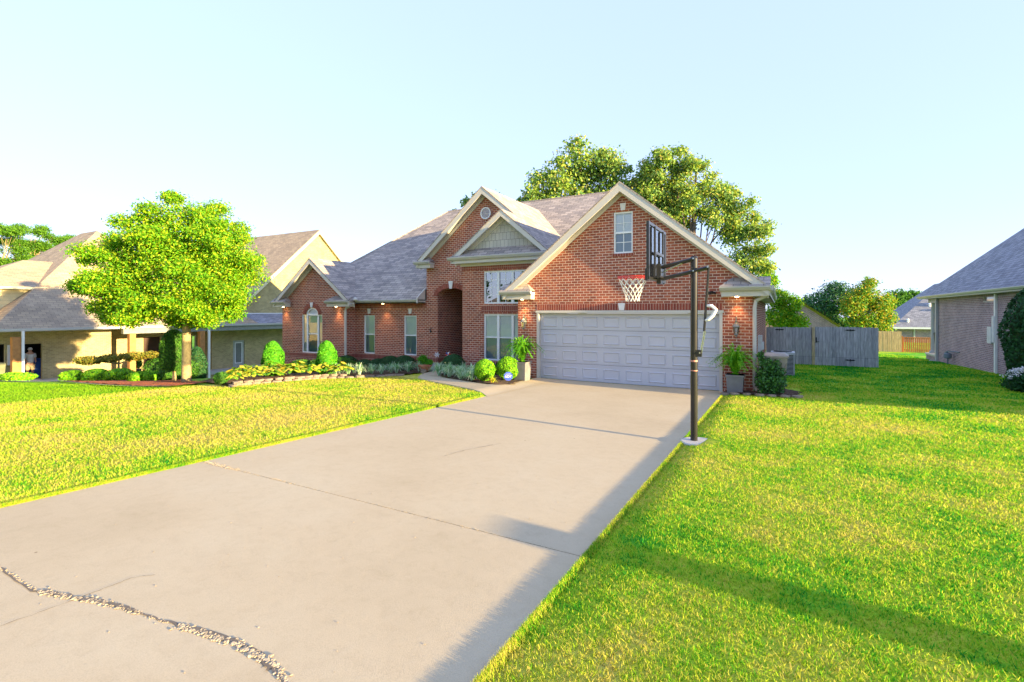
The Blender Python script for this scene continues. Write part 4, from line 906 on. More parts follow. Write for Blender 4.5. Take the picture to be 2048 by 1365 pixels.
for i, (x, y) in enumerate(edge):
    z = ground(x, y)-.01; tn = math.atan2(*(np.array(edge[min(i+1, len(edge)-1)])-np.array(edge[max(i-1, 0)]))[::-1])
    o = obj('edging_stone', stone_mesh(200+i, random.uniform(.16, .22), random.uniform(.09, .13), random.uniform(.07, .11)), M['stone'], uv=False); o.location = (x, y, z); o.rotation_euler = (0, 0, tn)
    tag(o, 'flat pale edging stone on the ground, %s along the left bed from the neighbour side' % ordn[i], 'stone', 'flat stones edging the left bed')
    if i < 13:
        o = obj('edging_stone', stone_mesh(300+i, random.uniform(.14, .2), random.uniform(.08, .11), random.uniform(.06, .08)), M['stone'], uv=False); o.location = (x-.04, y+.12, z+.085); o.rotation_euler = (0, 0, tn+.2)
        tag(o, 'flat pale edging stone laid on top of the bottom course, %s from the neighbour side' % ordn[i], 'stone', 'flat stones edging the left bed')
cst = [(-1.25, 13.85), (-1.0, 13.68), (-.72, 13.66), (-.42, 13.60), (-.15, 13.62), (.12, 13.66), (.38, 13.78)]
for i, (x, y) in enumerate(cst):
    o = obj('edging_stone', stone_mesh(400+i, random.uniform(.09, .13), .07, .06), M['stone'], uv=False); o.location = (x, y, ground(x, y)); o.rotation_euler = (0, 0, random.uniform(-.4, .4))
    tag(o, 'small pale stone at the garage corner bed, %s counting from the driveway' % ordn[i], 'stone', 'small stones at the garage corner bed')
# terracotta bowl, ornaments
TP = thing('potted_plant', 'terracotta bowl with two green mounds left of the entry walk', 'potted plant', (-12.55, 15.75, -.2))
obj('pot', MB().lathe((-12.55, 15.75, -.22), [(.14, 0), (.22, .06), (.28, .20), (.30, .28), (.26, .30)], 18), M['terra'], TP, smooth=True)
npmesh('foliage', leaves([(-12.62, 15.7, .26, .20, .2, .2), (-12.42, 15.8, .14, .22, .2, .14)], 2600, .028, 88), 4, M['arb'], TP)
def pinwheel(label, x, y, z, cols, seed):
    t = thing('garden_ornament', label, 'garden ornament', (x, y, z)); obj('stake', MB().tube([(x, y, z), (x, y, z+.55)], .006, 5), M['chrome'], t)
    r = random.Random(seed)
    for k in range(6):
        a = 2*PI*k/6; s = MB(); c_ = Vector((x, y-.01, z+.55)); d1 = RV*math.cos(a)+Vector((0, 0, math.sin(a))); d2 = RV*math.cos(a+.6)+Vector((0, 0, math.sin(a+.6)))
        s.prism([c_, c_+d1*.13, c_+d2*.08], (0, .012, 0)); obj('blade', s, cols[k % len(cols)], t)
mr = plain('ornament_red', (.55, .02, .02), .5); mb_ = plain('ornament_blue', (.05, .09, .40), .5)
pinwheel('pale grey ornament on a stake behind the terracotta bowl', -12.55, 16.55, -.15, [M['meter'], M['white']], 1)
pinwheel('red white and blue ornament on a stake at the right of the entry', -11.15, 15.4, 0, [mr, M['white'], mb_], 2)
o = tag(obj('garden_stone', stone_mesh(501, .13, .1, .16), M['stone'], uv=False), 'round pale stone sitting beside the terracotta bowl', 'stone'); o.location = (-12.25, 15.3, ground(-12.25, 15.3))
o = tag(obj('splash_block', MB().hexa([(-7.62, 14.35, .02), (-7.2, 14.35, .02), (-7.2, 14.55, .02), (-7.62, 14.55, .02)], [(-7.6, 14.36, .14), (-7.22, 14.36, .12), (-7.22, 14.54, .16), (-7.6, 14.54, .16)]), M['keystone']), 'pale concrete splash block against the wall left of the garage door', 'splash block')
# holly at the corner
HO = thing('holly_bush', 'loose dark holly bush in front of the taupe trash bin', 'shrub', (-.3, 14.1, .05))
npmesh('foliage', leaves([(-.28, 14.05, .45, .30, .3, .42), (-.22, 14.05, .82, .27, .25, .22), (-.05, 14.0, .5, .22, .25, .4), (-.42, 14.1, 1.05, .10, .1, .16)], 4200, .032, 120, aspect=.6), 4, M['holly'], HO)
s = MB()
for k in range(6): s.tube([(-.25+.03*k, 14.08, .03), (-.35+.1*k, 14.08, .9)], [.014, .005], 5)
obj('stems', s, M['darkbark'], HO, uv=False)

# ------------------------------------------------------------------ fence and gate
def zf(y): return ground(1.5, y)
def fence_run(name, label, x0, x1, y, h, m, pk=.14, cat='fence', dog=True, zb=None, rails=True):
    t = thing(name, label, cat, ((x0+x1)/2, y, ground((x0+x1)/2, y))); s = MB(); x = x0; r = random.Random(int(x0*10)+5)
    while x < x1-.02:
        w_ = min(pk, x1-x); z = (ground(x, y) if zb is None else zb)-.03; hh = h+r.uniform(-.012, .012); c_ = .03
        yy = y+r.uniform(-.004, .004); s.prism([(x+.001, yy, z), (x+w_-.001, yy, z), (x+w_-.001, yy, z+hh-c_), (x+w_-.001-c_, yy, z+hh), (x+.001+c_, yy, z+hh), (x+.001, yy, z+hh-c_)], (0, .018, 0)); x += pk
    obj('pickets', s, m, t)
    if rails:
        s = MB(); z = ground(x0, y)
        for q in (.3, h-.35): s.box(x0, x1, y+.03, y+.07, z+q, z+q+.09)
        obj('rails', s, m, t)
    return t
YFN = 28.2; FH = 1.86
f1 = fence_run('wooden_fence', 'weathered grey picket fence panel between the brick house and the gate post', -.6, 1.40, YFN, FH, M['greywood'])
f2 = fence_run('wooden_gate', 'wide weathered grey wooden gate with black strap hinges', 1.52, 4.05, YFN, FH+.04, M['greywood'], cat='gate')
def hinge(parent, x, z):
    s = MB(); s.prism([(x-.22, YFN-.012, z), (x-.12, YFN-.012, z+.035), (x, YFN-.012, z+.02), (x+.12, YFN-.012, z+.035), (x+.22, YFN-.012, z), (x+.12, YFN-.012, z-.035), (x, YFN-.012, z-.02), (x-.12, YFN-.012, z-.035)], (0, .01, 0)); s.lathe((x, YFN-.02, z-.05), [(.02, 0), (.02, .1)], 8); obj('hinge', s, M['iron'], parent)
zt = ground(3, YFN); hinge(f1, .0, zt+1.70); hinge(f2, 2.95, zt+1.72); hinge(f2, 2.95, zt+.30)
obj('latch', MB().box(1.55, 1.60, YFN-.03, YFN-.008, zt+1.1, zt+1.35).tube([(1.56, YFN-.04, zt+1.15), (1.7, YFN-.04, zt+1.15)], .012, 6), M['iron'], f2)
o = obj('gate_post', MB().box(1.405, 1.515, YFN-.05, YFN+.07, zt-.1, zt+1.86), M['newwood']); tag(o, 'pale tan upright gate post between the grey fence panel and gate', 'post')
fence_run('wooden_fence', 'pale new picket fence panel far beyond the grey gate', 6.7, 8.6, 49.6, 1.70, M['newwood'])
of = thing('wooden_fence', 'low orange stained railing fence far behind the right side yard', 'fence', (10, 49.8, ground(10, 49.8))); s = MB(); x = 8.7; zb = ground(9, 49.8)
while x < 13.5: s.box(x, x+.095, 49.8, 49.83, zb-.02, zb+1.15); x += .13
obj('pickets', s, M['orangewood'], of); obj('rails', MB().box(8.65, 13.5, 49.76, 49.9, zb+1.15, zb+1.21).box(8.65, 13.5, 49.84, 49.88, zb+.15, zb+.22), M['orangewood'], of)
for q in (8.62, 11.4): obj('post', MB().box(q, q+.1, 49.75, 49.86, zb, zb+1.3), M['orangewood'], of)

# ------------------------------------------------------------------ right house
RH = thing('brick_house', 'grey pink brick house with blue grey hip roof at the right edge', 'house', (13, 26, -.3))
TR = Matrix.Rotation(-PI/2, 4, 'Z')    # a wall facing -Y turned to face -X
def TX(x0, y0): return Matrix.Translation((x0, y0, 0)) @ Matrix.Rotation(-PI/2, 4, 'Z')
# local x runs towards -Y along the wall X=8; local x = Y0 - y
T8 = TX(8, 36.6)
wall(RH, 'wall', [(0, -1.2), (24.1, -.6), (24.1, 3.1), (0, 3.1)], [rect(7.15, 8.6, 2.62, 3.06)], 0, M['pinkbrick'], .12, T=T8)
window(RH, 7.15, 8.6, 2.62, 3.06, 0, hung=False, T=T8, frame='trim')
obj('soldier_course', MB(T8).box(0, 23.2, -.008, -.001, 2.84, 3.05), brickmat('grey_red_soldier', (.42, .26, .28), (.26, .165, .20), (.74, .66, .72), ms=.014, rot=True, off=0), RH)
obj('wall', MB().poly([(8, 12.5, -.5), (16, 12.5, -.5), (16, 12.5, 3.1), (8, 12.5, 3.1)]), M['pinkbrick'], RH)
obj('wall', MB().poly([(16, 36.6, -1.2), (8, 36.6, -1.2), (8, 36.6, 3.1), (16, 36.6, 3.1)]), M['pinkbrick'], RH)
re_ = 3.12; k_ = 4.4; q0 = (7.6, 12.05, re_); q1 = (16.4, 12.05, re_); q2 = (16.4, 39, re_); q3 = (7.6, 39, re_); rA = (12.0, 12.05+k_, re_+.95*k_); rB = (12.0, 39-k_, re_+.95*k_)
s = MB().add([q0, q1, q2, q3, rA, rB]+[(p[0], p[1], p[2]-.05) for p in (q0, q1, q2, q3)], [(0, 1, 4), (1, 2, 5, 4), (2, 3, 5), (3, 0, 4, 5), (9, 8, 7, 6), (0, 6, 7, 1), (3, 9, 6, 0), (2, 8, 9, 3)]); obj('roof', s, M['shingle_blue'], RH)
obj('soffit', MB().box(7.62, 8, 12.1, 39, re_-.16, re_-.10).box(7.60, 7.63, 12.07, 39, re_-.17, re_-.02).box(7.62, 16.2, 36.6, 39, re_-.16, re_-.10), M['trim'], RH)
s = MB().prism([(7.60, 12.05, re_-.12), (7.53, 12.05, re_-.10), (7.49, 12.05, re_-.03), (7.49, 12.05, re_), (7.60, 12.05, re_)], (0, 26.95, 0)); obj('gutter', s, M['gutter'], RH)
greyt = plain('grey_painted_column', (.40, .40, .42), .5, var=.05)
obj('porch_column', MB().lathe((8.25, 38.4, -.32), [(.26, 0), (.26, .12), (.19, .16), (.17, 3.1), (.26, 3.16), (.26, 3.3)], 18), greyt, RH, smooth=False)
obj('porch_wall', MB().box(7.95, 8.6, 36.62, 38.9, -1.3, -.42), M['pinkbrick'], RH); obj('porch_cap', MB().box(7.9, 8.65, 36.6, 38.95, -.42, -.32), M['trim'], RH)
obj('porch_beam', MB().box(8.02, 8.4, 36.62, 38.8, 2.72, 2.95).box(8.4, 16, 38.4, 38.8, 2.72, 2.95), greyt, RH)
s = MB().box(7.88, 7.99, 36.4, 36.62, -.65, 2.95); s.box(7.6, 7.99, 36.35, 36.6, -.72, -.6); obj('downspout', s, greyt, RH)
obj('downspout', MB().box(7.91, 7.99, 27.7, 27.85, -.4, 2.95), M['white'], RH)
obj('utility_box', MB().box(7.86, 7.995, 28.0, 28.45, .85, 1.55).box(7.88, 7.995, 27.75, 28.0, .9, 2.0), M['meter'], RH)
GMt = MB().lathe((7.75, 33.6, -.12), [(.12, -.14), (.17, -.1), (.17, .1), (.12, .15)], 12); GMt.tube([(7.75, 33.6, -.6), (7.75, 33.6, .1), (7.75, 33.2, .14), (7.97, 32.6, .14)], .03, 6); GMt.tube([(7.75, 33.6, .1), (7.75, 34, .0)], .05, 8)
obj('gas_meter', GMt, plain('meter_grey', (.16, .19, .24), .5), RH)
tag(obj('planter', MB().lathe((8.3, 37.6, -.32), [(.16, 0), (.2, .5), (.28, 1.25), (.26, 1.3)], 14), M['black']), 'tall black urn on the porch wall of the right house', 'planter')
shrub('holly_bush', 'tall dark egg shaped holly against the right brick house', None, 7.32, 21.7, .92, 3.35, 9000, .055, M['box'], 130, 'hedge', z=-.2)
FB = thing('flowering_shrub', 'white flowering mum mound at the foot of the tall holly', 'shrub', (6.35, 20.0, -.15))
npmesh('foliage', leaves([(6.45, 19.9, .1, .60, .6, .36)], 3500, .045, 131, shell=.6), 4, M['box'], FB)
r = rng(132); q = []
for i in range(95):
    th = r.random()*2*PI; ph = r.random()*1.35; c_ = Vector((6.45+.62*math.sin(ph)*math.cos(th), 19.9+.62*math.sin(ph)*math.sin(th), .1+.42*math.cos(ph)))
    for k in range(14):
        e_ = c_+Vector(r.normal(size=3))*.028; a = Vector(r.normal(size=3)).normalized()*.022; b = Vector((0, 0, 1)).cross(a).normalized()*.02; q += [e_-a, e_-b, e_+a, e_+b]
npmesh('blossoms', np.array([tuple(v) for v in q]), 4, M['petal'], FB)
# off-frame brick mailbox pillar whose shadow crosses the lawn
MBX = thing('mailbox_pillar', 'brick mailbox pillar by the street', 'mailbox', (6.4, 2.93, .6)); obj('pillar', MB().box(6.2, 6.6, 2.78, 3.08, .4, 1.44), M['brick'], MBX); obj('cap', MB().box(6.17, 6.63, 2.75, 3.11, 1.44, 1.50), M['keystone'], MBX)

# ------------------------------------------------------------------ far houses on the right
def hip(parent, x0, x1, y0, y1, e_, m_, mat, name='roof'):
    k2 = min(x1-x0, y1-y0)/2; a = (x0+k2, y0+k2, e_+m_*k2); b = (x1-k2, y1-k2, e_+m_*k2) if x1-x0 < y1-y0 else (x1-k2, y0+k2, e_+m_*k2)
    if x1-x0 < y1-y0: vs = [(x0, y0, e_), (x1, y0, e_), (x1, y1, e_), (x0, y1, e_), a, b]; fs = [(0, 1, 4), (1, 2, 5, 4), (2, 3, 5), (3, 0, 4, 5)]
    else: vs = [(x0, y0, e_), (x1, y0, e_), (x1, y1, e_), (x0, y1, e_), a, b]; fs = [(0, 1, 5, 4), (1, 2, 5), (2, 3, 4, 5), (3, 0, 4)]
    s = MB().add(vs, fs); s.add([(v[0], v[1], e_-.15) for v in vs[:4]], [(3, 2, 1, 0)]); s.box(x0, x1, y0, y0+.03, e_-.2, e_-.01); s.box(x0, x0+.03, y0, y1, e_-.2, e_-.01)
    return obj(name, s, mat, parent)
BH = thing('brick_house', 'distant brick house with grey hip roof and roof vents behind the orange fence', 'house', (18, 80, -1.4))
hip(BH, 12.0, 24, 74.8, 90, .32, .92, M['shingle_blue']); obj('wall', MB().box(12.6, 23.4, 75.4, 89.5, -2.5, .25), M['pinkbrick'], BH); obj('fascia', MB().box(11.95, 24.05, 74.7, 74.78, .12, .34), M['white'], BH)
obj('downspout', MB().box(14.2, 14.35, 75.25, 75.38, -1.6, .2), M['trim'], BH); obj('downspout', MB().box(17.6, 17.75, 75.25, 75.38, -1.6, .2), M['trim'], BH)
for (x, z) in ((13.7, 1.0), (16.2, 2.9), (16.9, 3.1), (17.0, 2.3)):
    y = 74.8+(z-.32)/.92; obj('roof_vent', MB().lathe((x, y, z-.1), [(.12, 0), (.12, .3), (.2, .32), (.1, .45)], 10), M['white'], BH)
BH2 = thing('brick_house', 'distant gabled house seen above the grey fence', 'house', (2.4, 46, -1))
X0 = 1.2; s = MB().add([(X0-4, 44, .4), (X0, 44, 3.2), (X0+3.9, 44, .35), (X0+3.9, 54, .35), (X0, 54, 3.2), (X0-4, 54, .4)], [(0, 1, 4, 5), (1, 2, 3, 4)]); obj('roof', s, M['shingle_tan'], BH2)
obj('wall', MB().add([(X0-3.6, 44.3, -2), (X0+3.4, 44.3, -2), (X0+3.4, 44.3, .5), (X0, 44.3, 3.0), (X0-3.6, 44.3, .5)], [(0, 1, 2, 3, 4)]), M['pinkbrick'], BH2)

# ------------------------------------------------------------------ left neighbour house
NH = thing('brick_house', 'tan brick house with wooden porch posts and yellow gable at the left', 'house', (-36, 18, -2))
# local frame: wall facing -Y turned to face +X ; local x = y - Y0
def TL(x0): return Matrix.Translation((x0, 0, 0)) @ Matrix.Rotation(PI/2, 4, 'Z')
T1 = TL(-35.5)
wall(NH, 'garage_wall', [(2, -3), (14.6, -3), (14.6, 1.25), (2, 1.25)], [rect(10.55, 11.42, -1.52, .46), rect(8.2, 9.95, -1.5, .5)], 0, M['tanbrick'], .15, T=T1)
obj('side_wall', MB().poly([(-35.5, 14.6, -3), (-37, 14.6, -3), (-37, 14.6, 1.3), (-35.5, 14.6, 1.3)]), M['tanbrick'], NH)
T2 = TL(-37)
wall(NH, 'porch_wall', [(14.6, -3), (20.6, -3), (20.6, 1.3), (14.6, 1.3)], [rect(17.0, 18.0, -1.95, .5), rect(19.6, 20.35, -1.5, .5)], 0, M['tanbrick'], .12, T=T2)
window(NH, 19.6, 20.35, -1.5, .5, 0, T=T2, dark=True, fw=.06); fd = obj('front_door', MB(T2).box(17.0, 18.0, .06, .1, -1.95, .5), M['darkdoor'], NH)
wall(NH, 'gable_wall', [(20.6, -3), (36.7, -3), (36.7, 3.0), (29.7, 9.2), (22.7, 2.9), (22.7, 1.9), (20.6, 1.3)], [rect(22.15, 23.05, -1.95, .05)], 0, M['tanbrick'], .1, T=T1)
obj('side_wall', MB().poly([(-37, 20.6, -3), (-35.5, 20.6, -3), (-35.5, 20.6, 1.3), (-37, 20.6, 1.3)]), M['tanbrick'], NH)
dr = obj('porch_door', MB(T1).box(22.15, 23.05, .05, .09, -1.95, .05), plain('sage_door', (.36, .38, .34), .5), NH)
obj('door_trim', MB(T1).box(22.32, 22.37, .035, .05, -1.65, -.1).box(22.83, 22.88, .035, .05, -1.65, -.1).box(22.37, 22.83, .035, .05, -.15, -.1).box(22.37, 22.83, .035, .05, -1.65, -1.60), M['white'], dr); obj('door_pane', MB(T1).box(22.37, 22.83, .046, .049, -1.6, -.15), plain('pane_grey', (.16, .17, .17), .3), dr)
obj('interior', MB().box(-39.5, -39.4, 7, 14, -2, 1).box(-39.5, -35.7, 13.9, 14, -2, 1).box(-39.5, -35.7, 7.0, 7.05, -2, 1), M['dark'], NH)
obj('floor', MB().box(-39.5, -34, 7, 14.6, -1.8, -1.50).box(-37, -34.0, 14.6, 28, -2.1, -1.92), M['slabgrey'], NH)
obj('foundation', MB().box(-36.9, -34.08, 14.65, 27.9, -3.6, -2.1), M['tanbrick'], NH)
# hip roof of the garage block
hy0, hy1, hx = 9.0, 23.2, -34.0; apx = (-41.1, 16.1, 7.75)
s = MB().add([(hx, hy0, 1.32), (hx, hy1, 1.32), apx, (-50, 23.2, 1.32), (-50, 9, 1.32), (-43.5, 16.1, 7.75)], [(0, 1, 2), (1, 3, 5, 2), (4, 0, 2, 5), (3, 4, 5)]); s.add([(hx, hy0, 1.27), (hx, hy1, 1.27), (-50, hy1, 1.27), (-50, hy0, 1.27)], [(3, 2, 1, 0)]); obj('garage_roof', s, M['shingle_tan'], NH)

s = MB().slab([(hx, 16, 1.33), (hx, 38, 1.33), (-35.45, 38, 2.02), (-35.45, 16, 2.02)], .04); obj('porch_roof', s, M['shingle_blue'], NH)
obj('eave_flashing', MB().box(-35.47, -35.42, 22.9, 27, 2.03, 2.1), M['white'], NH)
s = MB().box(hx, hx+.09, 8.95, 38, 1.20, 1.33); obj('gutter', s, M['gutter'], NH); obj('porch_beam', MB().box(hx-.3, hx-.02, 14.6, 38, .88, 1.20), plain('grey_beam', (.24, .25, .23), .6), NH)
obj('porch_ceiling', MB().box(-37, hx-.31, 8.5, 38, 1.15, 1.19), M['trim'], NH)
# main gable
gz = 9.35
s = MB(); s.slab([(-35.15, 22.0, 2.2), (-35.15, 29.7, gz), (-52, 29.7, gz), (-52, 22.0, 2.2)], .06); s.slab([(-35.15, 29.7, gz), (-35.15, 37.4, 2.2), (-52, 37.4, 2.2), (-52, 29.7, gz)], .06); obj('main_roof', s, M['shingle_tan'], NH)
creamt = plain('cream_trim', (.74, .66, .42), .5, var=.03); M['cream'] = creamt
rake(NH, 22.0, 2.2, 29.7, gz, 37.4, 2.2, .0-.35, 0, 'cream', .26, T=T1)
# upper siding block at the far left
obj('upper_wall', MB().poly([(-36.8, 3, 1.0), (-36.8, 12.5, 1.0), (-36.8, 12.5, 3.5), (-36.8, 3, 3.5)]), M['siding'], NH)
s = MB().add([(-36.5, 8.4, 3.55), (-36.5, 14, 3.55), (-40, 14.5, 5.3), (-40, 12.0, 5.3), (-43.5, 8.4, 3.55)], [(0, 1, 2, 3), (4, 0, 3)]); obj('upper_roof', s, M['shingle_tan'], NH)
obj('fascia', MB().box(-36.50, -36.44, 8.35, 12.5, 3.42, 3.56), M['cream'], NH)
for (y, zb_, base) in ((9.95, -1.5, False), (15.05, -1.92, False), (19.1, -1.92, True)):
    o = obj('porch_post', MB().box(-34.26, -33.96, y-.16, y+.16, zb_, .9), M['wood_post'], NH)
    if base: obj('brick_pier', MB().box(-34.36, -33.86, y-.27, y+.27, -2.9, -1.35), M['tanbrick'], o)
obj('downspout', MB().box(-33.95, -33.87, 10.12, 10.22, -1.4, 1.2), M['white'], NH); obj('downspout', MB().box(-33.95, -33.85, 19.42, 19.55, -2.7, 1.2), M['white'], NH)
obj('utility_box', MB().box(-35.49, -35.3, 10.02, 10.4, -.6, .45), M['meter'], NH)
# things at that house
def bin_(label, x, y, z, m, h=1.05, w_=.55):
    t = thing('trash_bin', label, 'trash bin', (x, y, z)); s = MB().frustum4((x, y), w_*.42, w_*.5, z, z+h); obj('body', s, m, t); obj('lid', MB().frustum4((x, y), w_*.54, w_*.46, z+h, z+h+.08), m, t); return t
bin_('olive green trash bin outside the left house garage', -34.6, 9.25, -1.45, M['greenbin'], 1.0, .75)
bin_('bright blue plastic bin inside the left house garage doorway', -36.6, 11.35, -1.5, M['bluebin'], 1.0, .8)
# person standing in the doorway
P0 = Vector((-35.9, 11.05, -1.5)); PR = thing('person', 'person in a grey t-shirt and khaki shorts standing beside the wooden post', 'person', tuple(P0))
def skin(name, verts, edges, radii, m, parent):
    me = bpy.data.meshes.new(name); me.from_pydata([tuple(P0+Vector(v)) for v in verts], edges, []); o = link(name, me, m, parent); o.modifiers.new('s', 'SKIN')
    for v, r_ in zip(me.skin_vertices[0].data, radii): v.radius = (r_, r_) if not hasattr(r_, '__len__') else r_
    me.skin_vertices[0].data[0].use_root = True
    sb = o.modifiers.new('ss', 'SUBSURF'); sb.levels = 2; sb.render_levels = 2; dg = bpy.context.evaluated_depsgraph_get(); m2 = bpy.data.meshes.new_from_object(o.evaluated_get(dg)); o.modifiers.clear(); o.data = m2
    if not m2.materials: m2.materials.append(m)
    return o
V = [(0, 0, .88), (0, 0, 1.08), (0, 0, 1.30), (0, 0, 1.44), (.01, 0, 1.52), (.02, 0, 1.60), (.02, 0, 1.68),
     (0, .17, 1.38), (0, .21, 1.12), (.14, .19, .98), (.20, .17, .95), (0, -.17, 1.38), (0, -.21, 1.12), (.16, -.18, 1.02), (.22, -.16, 1.01),
     (0, .09, .84), (.02, .10, .46), (0, .10, .08), (.12, .11, .03), (0, -.09, .84), (.02, -.10, .46), (0, -.10, .08), (.12, -.11, .03)]
E_ = [(0, 1), (1, 2), (2, 3), (3, 4), (4, 5), (5, 6), (3, 7), (7, 8), (8, 9), (9, 10), (3, 11), (11, 12), (12, 13), (13, 14), (0, 15), (15, 16), (16, 17), (17, 18), (0, 19), (19, 20), (20, 21), (21, 22)]
R_ = [.15, .14, .16, .10, .055, .085, .07, .06, .048, .036, .03, .06, .048, .036, .03, .085, .058, .04, .035, .085, .058, .04, .035]
pb = skin('body', V, E_, R_, M['skin'], PR)
skin('shirt', [(0, 0, .86), (0, 0, 1.08), (0, 0, 1.30), (0, 0, 1.41), (0, .18, 1.38), (0, .215, 1.17), (0, -.18, 1.38), (0, -.215, 1.17)], [(0, 1), (1, 2), (2, 3), (3, 4), (4, 5), (3, 6), (6, 7)], [.175, .165, .18, .12, .085, .07, .085, .07], M['shirt'], PR)
skin('shorts', [(0, 0, .90), (0, .095, .80), (.015, .105, .48), (0, -.095, .80), (.015, -.105, .48)], [(0, 1), (1, 2), (0, 3), (3, 4)], [.165, .115, .095, .115, .095], M['shorts'], PR)
obj('cap', MB().lathe(tuple(P0+Vector((.02, 0, 1.62))), [(.10, 0), (.10, .05), (.07, .11), (.01, .13)], 12), M['shirt'], PR, smooth=True)
# neighbour planting
def gx(px_, fw_):   # metres along the camera axis to world
    u = (px_-1024)/F; return (fw_*(u*math.cos(TH)-math.sin(TH)), fw_*(u*math.sin(TH)+math.cos(TH)))
lowp = [(450-1024, 0)]
nb = [(-27.6, 9.9, .45, .45, 'lime', 'lime green mound at the left end of the red mulch bed'), (-26.4, 10.3, .50, .50, 'lime', 'lime green mound under the bronze juniper'), (-25.0, 10.6, .55, .50, 'lime', 'lime green mound right of the juniper trunk'),
      (-25.2, 12.2, .62, .95, 'midleaf', 'dark green clipped hedge mound left of the porch steps'), (-24.2, 12.3, .62, .90, 'midleaf', 'dark green clipped hedge mound in the middle of the porch hedge'), (-23.2, 12.2, .60, .85, 'midleaf', 'dark green clipped hedge mound nearest the clipped oval tree'),
      (-22.6, 10.2, .36, .36, 'lime', 'small lime mound at the front of the red mulch'), (-22.0, 10.5, .36, .36, 'lime', 'small lime mound next to the front edging'), (-21.4, 10.9, .5, .55, 'midleaf', 'loose green shrub left of the clipped oval tree')]
for i, (x, y, r_, h, mm, lb_) in enumerate(nb): shrub('mound_shrub', lb_, 'clipped mounds in the neighbour bed', x, y, r_, h, 1500, .045, M[mm], 150+i, 'hedge')
for i, (x, y) in enumerate(((-31.6, 9.2), (-30.9, 8.9), (-30.2, 8.95))): shrub('mound_shrub', 'low lime green edging shrub below the leftmost wooden post, %s from the left' % ordn[i], 'low lime shrubs below the leftmost post', x, y, .55, .32, 1200, .045, M['lime'], 190+i, 'hedge')
shrub('clipped_tree', 'clipped oval evergreen on several thin trunks left of the big tree', None, -20.2, 10.3, .46, 1.55, 5200, .035, M['midleaf'], 170, 'hedge', z=-.46+.42, cat='tree', stems=3)
shrub('cone_shrub', 'dark slender conifer behind the clipped oval evergreen', None, -27.5, 15.2, .45, 2.2, 2500, .05, M['box'], 171, 'cone', z=-1.9)
JT = thing('juniper', 'spreading bronze green juniper with a bare leaning trunk', 'tree', (-26.6, 11.2, ground(-26.6, 11.2)))
jz = ground(-26.6, 11.2); npmesh('crown', leaves([(-27.7, 10.5, jz+.95, .75, .5, .20), (-26.9, 11, jz+1.05, .6, .5, .18), (-25.9, 11.5, jz+1.15, .7, .5, .20), (-25.3, 11.9, jz+1.2, .4, .4, .16)], 5200, .05, 172), 4, M['juniper'], JT)
s = MB().tube([(-26.6, 11.2, jz-.05), (-26.55, 11.2, jz+.6), (-26.5, 11.2, jz+1.1)], [.06, .05, .03], 7)
for e_ in ((-27.8, 10.5, .95), (-25.5, 11.8, 1.2), (-27.2, 10.9, 1.1)): s.tube([(-26.52, 11.2, jz+.8), (e_[0], e_[1], jz+e_[2])], [.035, .012], 6)
obj('trunk', s, M['bark'], JT, uv=False)
strip('bed_edging', [(-16.6, 8.35), (-18.0, 8.0), (-20.0, 8.05), (-24, 8.6), (-27.3, 9.3)], .14, M['stone'], .07)
tag(obj('patio_chair', MB().box(-35.6, -35.0, 18.0, 18.6, -1.55, -1.45).box(-35.6, -35.52, 18.0, 18.6, -1.45, -.85).box(-35.6, -35.5, 18, 18.08, -1.92, -1.55).box(-35.1, -35.0, 18, 18.08, -1.92, -1.2).box(-35.6, -35.5, 18.52, 18.6, -1.92, -1.55).box(-35.1, -35.0, 18.52, 18.6, -1.92, -1.2), M['black']), 'dark patio chair on the neighbour porch behind the wooden post', 'chair')
t = thing('potted_plant', 'dark pot with a green plant on the neighbour porch', 'potted plant', (-35.4, 15.9, -1.92)); obj('pot', MB().lathe((-35.4, 15.9, -1.92), [(.16, 0), (.24, .5), (.22, .55)], 12), M['black'], t); npmesh('foliage', leaves([(-35.4, 15.9, -1.05, .32, .3, .35)], 700, .06, 173), 4, M['midleaf'], t)
tag(obj('pumpkin', MB().lathe((-34.9, 16.2, -1.92), [(.06, 0), (.18, .06), (.2, .14), (.14, .24), (.04, .26)], 14), plain('pumpkin_orange', (.75, .16, .01), .5)), 'orange pumpkin on the neighbour porch beside the dark pot', 'pumpkin')

# ------------------------------------------------------------------ trees
mp = [(-.2, 0, 5.1, 1.0, 1.0, .85), (.95, .1, 4.75, 1.0, 1.0, .9), (-1.35, .1, 4.6, 1.05, 1.0, .75), (-2.1, -.2, 3.9, 1.0, 1.0, .65), (-2.9, 0, 2.95, .85, .9, .45), (-2.5, .3, 2.35, .9, .9, .45), (-1.5, -.5, 3.1, 1.2, 1.2, .8), (-.3, -.6, 3.9, 1.3, 1.2, 1.0),
      (1.5, -.2, 3.9, 1.1, 1.2, .85), (2.1, .2, 3.3, .75, .9, .55), (1.9, -.3, 2.65, .75, .8, .45), (.6, -.8, 2.9, 1.2, 1.1, .75), (-.9, -.7, 2.15, 1.1, 1.0, .55), (.9, -.4, 2.05, 1.0, 1.0, .45), (-1.9, .2, 1.9, .9, .9, .35), (.2, .9, 3.5, 1.5, 1.2, 1.2), (-.1, .2, 1.75, .6, .7, .35), (-3.25, .1, 2.9, .45, .5, .22)]
mp = [(a*(1.06 if a < 0 else .92), b*1.06, (c_+.38)*1.06, d_*1.0, e_*1.0, f_*1.0) for a, b, c_, d_, e_, f_ in mp]
